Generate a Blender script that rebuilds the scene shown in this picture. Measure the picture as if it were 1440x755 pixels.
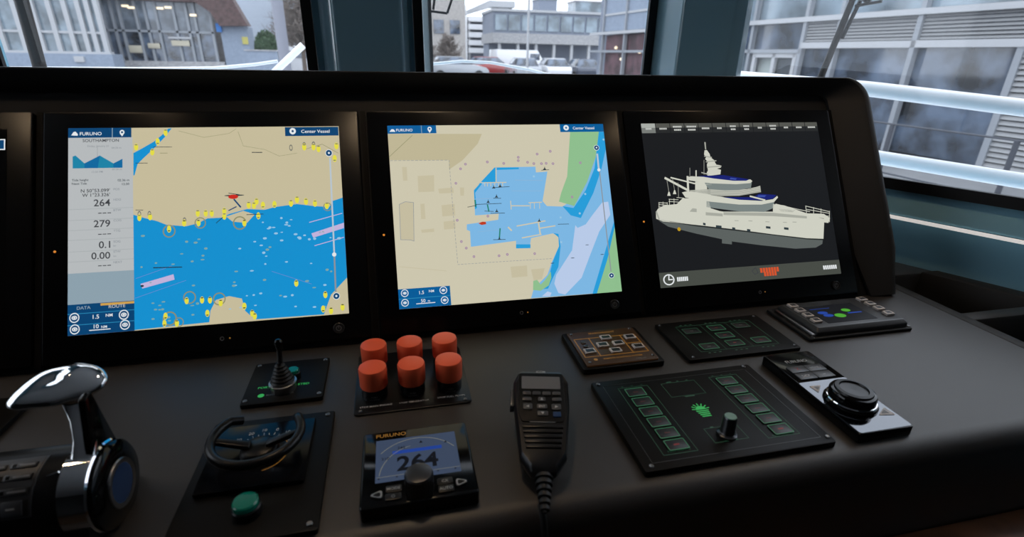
import bpy, bmesh, math, random
from mathutils import Matrix, Vector
for o in list(bpy.data.objects): bpy.data.objects.remove(o)
scene = bpy.context.scene
COL = scene.collection
R = math.radians

# ------------------------------------------------------------------ camera
cam_d = bpy.data.cameras.new('camera'); cam = bpy.data.objects.new('camera', cam_d); COL.objects.link(cam)
cam.location = (0.5524, -0.7219, 0.4189)
cam.rotation_euler = (R(67.5465), R(-1.0886), R(-12.5683))
cam_d.sensor_width = 36.0; cam_d.lens = 18.1625; cam_d.clip_start = 0.02; cam_d.clip_end = 500
cam_d.dof.use_dof = True; cam_d.dof.focus_distance = 0.95; cam_d.dof.aperture_fstop = 5.0
scene.camera = cam

# ------------------------------------------------------------------ sky and exposure
scene.view_settings.view_transform = 'Standard'; scene.view_settings.look = 'None'
scene.view_settings.exposure = 0.0; scene.view_settings.gamma = 1.0
scene.view_settings.use_curve_mapping = False
world = bpy.data.worlds.new('overcast_sky'); scene.world = world; world.use_nodes = True
wn = world.node_tree; wn.nodes.clear()
def N(nt, kind, **kw):
    n = nt.nodes.new(kind)
    for k, v in kw.items():
        if k in n.inputs.keys(): n.inputs[k].default_value = v
        else: setattr(n, k, v)
    return n
_o = N(wn, 'ShaderNodeOutputWorld'); _b = N(wn, 'ShaderNodeBackground', Strength=2.5)
_tc = N(wn, 'ShaderNodeTexCoord'); _nz = N(wn, 'ShaderNodeTexNoise', Scale=2.2, Detail=5.0)
_rp = N(wn, 'ShaderNodeValToRGB')
_rp.color_ramp.elements[0].position = 0.35; _rp.color_ramp.elements[0].color = (0.84, 0.87, 0.93, 1)
_rp.color_ramp.elements[1].position = 0.65; _rp.color_ramp.elements[1].color = (0.94, 0.96, 1.0, 1)
wn.links.new(_tc.outputs['Generated'], _nz.inputs['Vector']); wn.links.new(_nz.outputs['Fac'], _rp.inputs['Fac'])
wn.links.new(_rp.outputs['Color'], _b.inputs['Color']); wn.links.new(_b.outputs['Background'], _o.inputs['Surface'])

# ------------------------------------------------------------------ helpers
def lin(c):
    c /= 255.0
    return c / 12.92 if c <= 0.04045 else ((c + 0.055) / 1.055) ** 2.4
def RGB(r, g, b): return (lin(r), lin(g), lin(b), 1.0)
MATS = {}
def mat(name, col, rough=0.5, metal=0.0, bump=0.0, bscale=200.0, spec=0.5, coat=0.0, emit=None, es=0.0, var=0.0, vscale=8.0):
    m = bpy.data.materials.new(name); m.use_nodes = True; nt = m.node_tree
    p = nt.nodes['Principled BSDF']
    p.inputs['Base Color'].default_value = col; p.inputs['Roughness'].default_value = rough
    p.inputs['Metallic'].default_value = metal; p.inputs['Specular IOR Level'].default_value = spec
    p.inputs['Coat Weight'].default_value = coat; p.inputs['Coat Roughness'].default_value = 0.08
    if emit: p.inputs['Emission Color'].default_value = emit; p.inputs['Emission Strength'].default_value = es
    tc = None
    if bump or var: tc = N(nt, 'ShaderNodeTexCoord')
    if bump:
        nz = N(nt, 'ShaderNodeTexNoise', Scale=bscale, Detail=3.0); bp = N(nt, 'ShaderNodeBump', Strength=bump, Distance=0.001)
        nt.links.new(tc.outputs['Object'], nz.inputs['Vector']); nt.links.new(nz.outputs['Fac'], bp.inputs['Height'])
        nt.links.new(bp.outputs['Normal'], p.inputs['Normal'])
    if var:
        nz = N(nt, 'ShaderNodeTexNoise', Scale=vscale, Detail=4.0); mx = N(nt, 'ShaderNodeMix', data_type='RGBA')
        mx.inputs[6].default_value = tuple(c * (1 - var) for c in col[:3]) + (1,); mx.inputs[7].default_value = tuple(min(1, c * (1 + var)) for c in col[:3]) + (1,)
        nt.links.new(tc.outputs['Object'], nz.inputs['Vector']); mr = N(nt, 'ShaderNodeMapRange'); mr.inputs[1].default_value = 0.36; mr.inputs[2].default_value = 0.64; nt.links.new(nz.outputs['Fac'], mr.inputs[0]); nt.links.new(mr.outputs[0], mx.inputs[0]); nt.links.new(mx.outputs[2], p.inputs['Base Color'])
    MATS[name] = m
    return m
def emat(name, rgb, k=1.0):
    c = RGB(*rgb)
    return mat(name, (0.003, 0.003, 0.003, 1), 0.4, spec=0.1, emit=c, es=k)
def glass_mat(name, tint, refl_ior=1.35, rough=0.0, film=0.012):
    m = bpy.data.materials.new(name); m.use_nodes = True; nt = m.node_tree; nt.nodes.clear()
    o = N(nt, 'ShaderNodeOutputMaterial'); mx = N(nt, 'ShaderNodeMixShader'); t = N(nt, 'ShaderNodeBsdfTransparent', Color=tint)
    g = N(nt, 'ShaderNodeBsdfGlossy', Roughness=rough); fr = N(nt, 'ShaderNodeFresnel', IOR=refl_ior)
    tl = N(nt, 'ShaderNodeBsdfTranslucent', Color=(0.9, 0.92, 0.95, 1)); m2 = N(nt, 'ShaderNodeMixShader'); m2.inputs[0].default_value = film   # thin dusty film added to veil the view with haze
    nt.links.new(t.outputs[0], m2.inputs[1]); nt.links.new(tl.outputs[0], m2.inputs[2])
    nt.links.new(fr.outputs[0], mx.inputs[0]); nt.links.new(m2.outputs[0], mx.inputs[1]); nt.links.new(g.outputs[0], mx.inputs[2]); nt.links.new(mx.outputs[0], o.inputs[0])
    MATS[name] = m
    return m

class MB:
    """collects solids in one bmesh; build() links them as ONE mesh object"""
    def __init__(s): s.bm = bmesh.new(); s.M = Matrix(); s.mi = 0
    def _add(s, vs, fs):
        bv = [s.bm.verts.new(s.M @ Vector(v)) for v in vs]
        for f in fs:
            try: q = s.bm.faces.new([bv[i] for i in f]); q.material_index = s.mi
            except ValueError: pass
    def box(s, x0, x1, y0, y1, z0, z1):
        v = [(x, y, z) for z in (z0, z1) for y in (y0, y1) for x in (x0, x1)]
        s._add(v, [(0, 2, 3, 1), (4, 5, 7, 6), (0, 1, 5, 4), (2, 6, 7, 3), (0, 4, 6, 2), (1, 3, 7, 5)]); return s
    def prism(s, poly, z0, z1):
        a = sum(poly[i - 1][0] * poly[i][1] - poly[i][0] * poly[i - 1][1] for i in range(len(poly)))
        if a < 0: poly = poly[::-1]
        n = len(poly)
        v = [(x, y, z0) for x, y in poly] + [(x, y, z1) for x, y in poly]
        s._add(v, [tuple(range(n))[::-1], tuple(range(n, 2 * n))] + [(i, (i + 1) % n, (i + 1) % n + n, i + n) for i in range(n)]); return s
    def flat(s, poly, z):
        a = sum(poly[i - 1][0] * poly[i][1] - poly[i][0] * poly[i - 1][1] for i in range(len(poly)))
        if a < 0: poly = poly[::-1]
        s._add([(x, y, z) for x, y in poly], [tuple(range(len(poly)))]); return s
    def ring2(s, outer, inner, z0, z1):     # frame between two outlines of equal length
        n = len(outer)
        v = [(x, y, z0) for x, y in outer] + [(x, y, z1) for x, y in outer] + [(x, y, z0) for x, y in inner] + [(x, y, z1) for x, y in inner]
        f = []
        for i in range(n):
            j = (i + 1) % n
            f += [(i, j, j + n, i + n), (2 * n + j, 2 * n + i, 3 * n + i, 3 * n + j), (i + n, j + n, 3 * n + j, 3 * n + i), (j, i, 2 * n + i, 2 * n + j)]
        s._add(v, f); return s
    def lathe(s, prof, c=(0, 0, 0), axis='z', seg=32, cap=True):
        v = []; f = []
        for r, h in prof:
            for k in range(seg):
                a = 2 * math.pi * k / seg; p, q = r * math.cos(a), r * math.sin(a)
                v.append({'z': (c[0] + p, c[1] + q, c[2] + h), 'x': (c[0] + h, c[1] + p, c[2] + q), 'y': (c[0] + q, c[1] + h, c[2] + p)}[axis])
        for i in range(len(prof) - 1):
            for k in range(seg): f.append((i * seg + k, i * seg + (k + 1) % seg, (i + 1) * seg + (k + 1) % seg, (i + 1) * seg + k))
        if cap:
            if prof[0][0] > 1e-6: f.append(tuple(range(seg))[::-1])
            if prof[-1][0] > 1e-6: f.append(tuple(range((len(prof) - 1) * seg, len(prof) * seg)))
        s._add(v, f); return s
    def tube(s, pts, r, seg=10, cap=True):
        P = [Vector(p) for p in pts]; n = len(P); rs = r if isinstance(r, (list, tuple)) else [r] * n
        v = []; f = []; up = None
        for i in range(n):
            t = (P[min(i + 1, n - 1)] - P[max(i - 1, 0)]).normalized()
            if up is None: up = Vector((0, 0, 1)) if abs(t.z) < 0.9 else Vector((1, 0, 0))
            a = t.cross(up).normalized(); b = a.cross(t).normalized(); up = b
            for k in range(seg):
                w = 2 * math.pi * k / seg; v.append(tuple(P[i] + a * (rs[i] * math.cos(w)) + b * (rs[i] * math.sin(w))))
        for i in range(n - 1):
            for k in range(seg): f.append((i * seg + k, i * seg + (k + 1) % seg, (i + 1) * seg + (k + 1) % seg, (i + 1) * seg + k))
        if cap: f += [tuple(range(seg))[::-1], tuple(range((n - 1) * seg, n * seg))]
        s._add(v, f); return s
    def loft(s, rings, cap=True, closed=True):
        n = len(rings[0]); v = [p for r in rings for p in r]; f = []
        m = n if closed else n - 1
        for i in range(len(rings) - 1):
            for k in range(m): f.append((i * n + k, i * n + (k + 1) % n, (i + 1) * n + (k + 1) % n, (i + 1) * n + k))
        if cap: f += [tuple(range(n))[::-1], tuple(range((len(rings) - 1) * n, len(rings) * n))]
        s._add(v, f); return s
    def mesh(s, me, M):                       # append an existing mesh (text) at matrix M
        n0 = len(s.bm.verts); bv = [s.bm.verts.new(s.M @ (M @ v.co)) for v in me.vertices]
        for p in me.polygons:
            try: q = s.bm.faces.new([bv[i] for i in p.vertices]); q.material_index = s.mi
            except ValueError: pass
    def build(s, name, mats, parent=None, bevel=0.0, bseg=2, smooth=True, angle=38, loc=None, rot=None, keepn=False):
        bm = s.bm
        if not keepn: bmesh.ops.recalc_face_normals(bm, faces=bm.faces)
        if bevel:
            es = [e for e in bm.edges if len(e.link_faces) == 2 and e.calc_face_angle(0) > R(30)]
            bmesh.ops.bevel(bm, geom=es, offset=bevel, segments=bseg, affect='EDGES', profile=0.5, clamp_overlap=True)
        me = bpy.data.meshes.new(name); bm.to_mesh(me); bm.free()
        for m in (mats if isinstance(mats, (list, tuple)) else [mats]): me.materials.append(MATS[m] if isinstance(m, str) else m)
        if smooth and len(me.polygons):
            me.polygons.foreach_set('use_smooth', [True] * len(me.polygons)); me.set_sharp_from_angle(angle=R(angle))
        return link(name, me, parent, loc, rot)
def link(name, me, parent=None, loc=None, rot=None):
    o = bpy.data.objects.new(name, me); COL.objects.link(o)
    if parent is not None: o.parent = parent
    if loc is not None: o.location = loc
    if rot is not None: o.rotation_euler = rot
    return o
def tag(o, label=None, cat=None, group=None, kind=None):
    if label: o['label'] = label
    if cat: o['category'] = cat
    if group: o['group'] = group
    if kind: o['kind'] = kind
    return o
def empty(name, label, cat, loc=(0, 0, 0), rot=(0, 0, 0), group=None):
    o = bpy.data.objects.new(name, None); COL.objects.link(o); o.location = loc; o.rotation_euler = rot; o.empty_display_size = 0.05
    return tag(o, label, cat, group)
def struct(o, label=None): return tag(o, label, None, None, 'structure')
def circ(cx, cy, r, n=24, r2=None): return [(cx + r * math.cos(2 * math.pi * k / n), cy + (r2 or r) * math.sin(2 * math.pi * k / n)) for k in range(n)]
def rrect(x0, x1, y0, y1, r, n=5):
    p = []
    for cx, cy, a0 in ((x1 - r, y1 - r, 0), (x0 + r, y1 - r, 90), (x0 + r, y0 + r, 180), (x1 - r, y0 + r, 270)):
        for k in range(n + 1): a = R(a0 + 90 * k / n); p.append((cx + r * math.cos(a), cy + r * math.sin(a)))
    return p
def rect(x0, x1, y0, y1): return [(x0, y0), (x1, y0), (x1, y1), (x0, y1)]
_TX = {}
def text_mesh(s, bold=False):
    key = (s, bold)
    if key not in _TX:
        c = bpy.data.curves.new('lettering', 'FONT'); c.body = s; c.resolution_u = 3; c.offset = 0.028 if bold else 0.010
        o = bpy.data.objects.new('lettering', c); COL.objects.link(o)
        me = o.to_mesh().copy(); o.to_mesh_clear()
        bpy.data.objects.remove(o); bpy.data.curves.remove(c)
        xs = [v.co.x for v in me.vertices] or [0]
        _TX[key] = (me, min(xs), max(xs))
    return _TX[key]
def put_text(mb, s, x, y, size, z, al='L', squash=1.0, bold=False):
    me, a, b = text_mesh(s, bold); w = (b - a) * size * squash
    x0 = x - a * size * squash if al == 'L' else (x - a * size * squash - w if al == 'R' else x - a * size * squash - w / 2)
    mb.mesh(me, Matrix.Translation((x0, y, z)) @ Matrix.Diagonal((size * squash, size, size, 1)))
def stroke(mb, pts, w, z):
    for (x0, y0), (x1, y1) in zip(pts, pts[1:]):
        L = math.hypot(x1 - x0, y1 - y0)
        if L < 1e-6: continue
        ux, uy = (x1 - x0) / L, (y1 - y0) / L; h = w / 2
        mb.flat([(x0 - uy * h - ux * h, y0 + ux * h - uy * h), (x0 + uy * h - ux * h, y0 - ux * h - uy * h), (x1 + uy * h + ux * h, y1 - ux * h + uy * h), (x1 - uy * h + ux * h, y1 + ux * h + uy * h)], z)
def frame_line(mb, x0, x1, y0, y1, w, z, r=0.0):   # thin printed outline
    if r: mb.ring2(rrect(x0, x1, y0, y1, r, 3), rrect(x0 + w, x1 - w, y0 + w, y1 - w, max(r - w, r * .3), 3), z, z + 0.0001)
    else: mb.ring2(rect(x0, x1, y0, y1), rect(x0 + w, x1 - w, y0 + w, y1 - w), z, z + 0.0001)

# ------------------------------------------------------------------ materials
mat('leather', (0.018, 0.0135, 0.0105, 1), 0.45, bump=0.2, bscale=900, spec=0.75, var=0.06, vscale=9)
mat('hood_leather', (0.028, 0.027, 0.027, 1), 0.5, bump=0.3, bscale=900, spec=0.3)
mat('black_matte', (0.006, 0.006, 0.007, 1), 0.6, spec=0.3)
mat('bezel_glass', (0.0030, 0.0030, 0.0033, 1), 0.25, spec=0.16)
mat('plate', (0.005, 0.0045, 0.004, 1), 0.45, spec=0.13, bump=0.06, bscale=1500)
mat('plate_edge', (0.004, 0.004, 0.004, 1), 0.5)
mat('gloss_black', (0.003, 0.003, 0.003, 1), 0.08, spec=0.3)
mat('satin_black', (0.0045, 0.0045, 0.005, 1), 0.30, spec=0.3)
mat('rubber', (0.008, 0.008, 0.008, 1), 0.5, spec=0.4)
mat('chrome', (0.82, 0.82, 0.83, 1), 0.05, metal=1.0)
mat('brushed', (0.38, 0.38, 0.385, 1), 0.28, metal=1.0)
mat('dark_metal', (0.10, 0.10, 0.105, 1), 0.3, metal=1.0)
mat('screw', (0.22, 0.22, 0.22, 1), 0.35, metal=1.0)
mat('red_cap', (0.88, 0.115, 0.040, 1), 0.42, spec=0.5)
mat('green_cap', (0.0, 0.20, 0.13, 1), 0.25, spec=0.6)
mat('print_white', (0.45, 0.45, 0.45, 1), 0.5)
mat('print_grey', (0.16, 0.16, 0.165, 1), 0.5)
mat('print_red', (0.35, 0.03, 0.03, 1), 0.5)
mat('key_grey', (0.045, 0.047, 0.050, 1), 0.35)
mat('key_light', (0.55, 0.50, 0.47, 1), 0.4)
mat('key_dark', (0.012, 0.012, 0.013, 1), 0.4)
mat('display_grey', (0.17, 0.17, 0.17, 1), 0.15)
mat('decal_blue', (0.02, 0.05, 0.13, 1), 0.15, spec=0.6)
mat('amber_lit', (0.01, 0.006, 0.002, 1), 0.5, emit=RGB(125, 84, 28), es=1.0)
mat('amber_plate', (0.018, 0.010, 0.004, 1), 0.4, emit=RGB(36, 20, 6), es=0.8)
mat('green_lit', (0.004, 0.010, 0.006, 1), 0.5, emit=RGB(42, 96, 66), es=1.0)
mat('green_dim', (0.004, 0.010, 0.006, 1), 0.5, emit=RGB(26, 60, 42), es=1.0)
mat('green_bright', (0.004, 0.010, 0.006, 1), 0.5, emit=RGB(40, 150, 70), es=1.0)
mat('red_lit', (0.01, 0.003, 0.003, 1), 0.5, emit=RGB(95, 25, 25), es=1.0)
mat('led_orange', (0.05, 0.02, 0.0, 1), 0.4, emit=RGB(200, 120, 40), es=1.2)
mat('wood', (0.20, 0.075, 0.030, 1), 0.35, var=0.4, vscale=20)
mat('teal_paint', (0.33, 0.56, 0.66, 1), 0.22, spec=0.6, coat=0.8)
mat('teal_sill', (0.27, 0.54, 0.68, 1), 0.5, spec=0.3)
mat('alu', (0.85, 0.85, 0.82, 1), 0.4)
mat('frame_rubber', (0.004, 0.004, 0.0045, 1), 0.5)
mat('ceiling_white', (0.75, 0.76, 0.78, 1), 0.7)
mat('floor_wood', (0.12, 0.07, 0.04, 1), 0.5, var=0.3)
mat('cabin_dark', (0.06, 0.06, 0.06, 1), 0.6)
mat('lamp_warm', (0.8, 0.8, 0.8, 1), 0.5, emit=(1.0, 0.72, 0.45, 1), es=125.0)
glass_mat('window_glass', (0.94, 0.97, 1.0, 1))
# outdoors
mat('white_paint', (0.90, 0.90, 0.91, 1), 0.35)
mat('mullion', (0.27, 0.29, 0.32, 1), 0.45)
mat('facade_white', (0.42, 0.43, 0.45, 1), 0.5)
mat('louver', (0.30, 0.305, 0.315, 1), 0.5)
mat('pane_dark', (0.055, 0.075, 0.110, 1), 0.05, spec=1.0, var=0.9, vscale=1.6)  # strong noise in the colour stands in for reflections on the glass
mat('pane_pale', (0.17, 0.22, 0.26, 1), 0.06, spec=0.8, var=0.5, vscale=0.9)  # blotchy colour imitates mirrored surroundings in the panes
mat('concrete', (0.36, 0.36, 0.37, 1), 0.8, var=0.2)
mat('grey_blue', (0.24, 0.29, 0.37, 1), 0.7, var=0.08)
mat('grey_wall', (0.20, 0.23, 0.29, 1), 0.7, var=0.1)
mat('pale_wall', (0.34, 0.38, 0.44, 1), 0.8, var=0.05)
mat('beige_wall', (0.38, 0.36, 0.34, 1), 0.8, var=0.15)
mat('brown_roof', (0.085, 0.050, 0.048, 1), 0.7, var=0.3)
mat('paving', (0.22, 0.225, 0.235, 1), 0.8, var=0.2, vscale=1.0)
mat('leaf', (0.035, 0.075, 0.030, 1), 0.6, var=0.4, vscale=30)
mat('bark', (0.11, 0.085, 0.070, 1), 0.8)
mat('twig', (0.15, 0.125, 0.11, 1), 0.8)
mat('car_white', (0.70, 0.71, 0.74, 1), 0.2, coat=0.6)
mat('car_dark', (0.04, 0.05, 0.08, 1), 0.2, coat=0.6)
mat('car_red', (0.30, 0.02, 0.02, 1), 0.2, coat=0.6)
mat('car_silver', (0.35, 0.37, 0.40, 1), 0.25, coat=0.6)
mat('tyre', (0.01, 0.01, 0.01, 1), 0.7)
mat('wiper_brown', (0.022, 0.018, 0.016, 1), 0.5, spec=0.2)
mat('wiper_tan', (0.38, 0.34, 0.32, 1), 0.5)
mat('sign_yellow', (0.50, 0.45, 0.12, 1), 0.6)
mat('sign_blue', (0.03, 0.17, 0.50, 1), 0.6)
mat('interior_red', (0.10, 0.05, 0.06, 1), 0.7, var=0.5, vscale=2)
mat('furniture', (0.50, 0.46, 0.36, 1), 0.7)
mat('lamp_glow', (0.8, 0.7, 0.5, 1), 0.5, emit=(1.0, 0.75, 0.5, 1), es=1.1)
SC = dict(land=(197, 187, 155), land2=(204, 198, 174), land3=(190, 181, 149), land4=(196, 188, 160), sea=(22, 143, 206), pink=(193, 178, 218), pinkd=(120, 130, 205), olive=(140, 140, 105),
 olive2=(125, 165, 165), yellow=(226, 218, 70), grey=(120, 120, 110), dark=(62, 64, 68), dark2=(48, 60, 66), seapale=(150, 196, 226), seapale2=(140, 180, 214), red=(200, 45, 35), red2=(190, 60, 32), black2=(35, 50, 60), navy=(9, 66, 112),
 blue2=(8, 92, 152), palegrey=(182, 196, 208), grey2=(140, 146, 152), white=(226, 230, 232), panel=(181, 185, 187), panel2=(140, 160, 172), panel3=(160, 166, 168), tide=(30, 130, 165), tide2=(18, 104, 158), orange=(206, 160, 78), bluelite=(40, 130, 176),
 water=(124, 182, 226), midblue=(40, 156, 216), green=(142, 190, 142), lav=(184, 202, 232), dgreen=(40, 130, 110), mauve=(165, 140, 165), m3bg=(26, 28, 31), tab1=(120, 124, 120), tab=(40, 42, 43), tabhi1=(168, 172, 166), tabhi=(84, 85, 80), tabtxt=(196, 198, 194), bar3=(72, 76, 70), red3=(212, 84, 46),
 ship=(206, 207, 194), hulld=(92, 98, 96), hullk=(40, 44, 44), shipsh=(166, 168, 158), shipglass=(122, 132, 130), shipblue=(24, 34, 112), shipblue2=(60, 80, 165), yellow2=(190, 150, 30))
for k, v in SC.items(): emat('s_' + k, v)
for k, v in dict(autopilot=(56, 68, 90), autobar=(28, 60, 140), engine=(17, 18, 22), enggreen=(72, 158, 44), engblue=(30, 64, 150), ink=(10, 13, 20)).items(): emat('s_' + k, v)
mat('knob_green', (0.16, 0.30, 0.22, 1), 0.4)
mat('dark_plastic', (0.030, 0.032, 0.036, 1), 0.35)
mat('satin_plastic', (0.045, 0.047, 0.052, 1), 0.4)
mat('tray_brown', (0.014, 0.012, 0.010, 1), 0.6)
mat('pane_mid', (0.16, 0.19, 0.23, 1), 0.08, spec=0.8, var=0.5, vscale=1.1)  # reflections put into the colour as noise, as in the other panes
mat('door_dark', (0.06, 0.07, 0.08, 1), 0.2)
mat('door_pale', (0.22, 0.25, 0.24, 1), 0.2, var=0.5, vscale=2)
mat('rail_dark', (0.05, 0.055, 0.07, 1), 0.5)
mat('post_mauve', (0.26, 0.27, 0.32, 1), 0.6)
mat('water', (0.02, 0.03, 0.035, 1), 0.08, bump=0.3, bscale=3)
mat('key_frame', (0.04, 0.043, 0.05, 1), 0.4)
mat('mirror_face', (0.15, 0.155, 0.165, 1), 0.06, metal=1.0)
def stuff(o): o['kind'] = 'stuff'; return o
mat('dial_black', (0.004, 0.004, 0.005, 1), 0.16, spec=0.12)
mat('print_dim', (0.09, 0.025, 0.025, 1), 0.5)
mat('light_strip', (0.8, 0.8, 0.8, 1), 0.4, emit=RGB(205, 200, 196), es=0.85)
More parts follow.
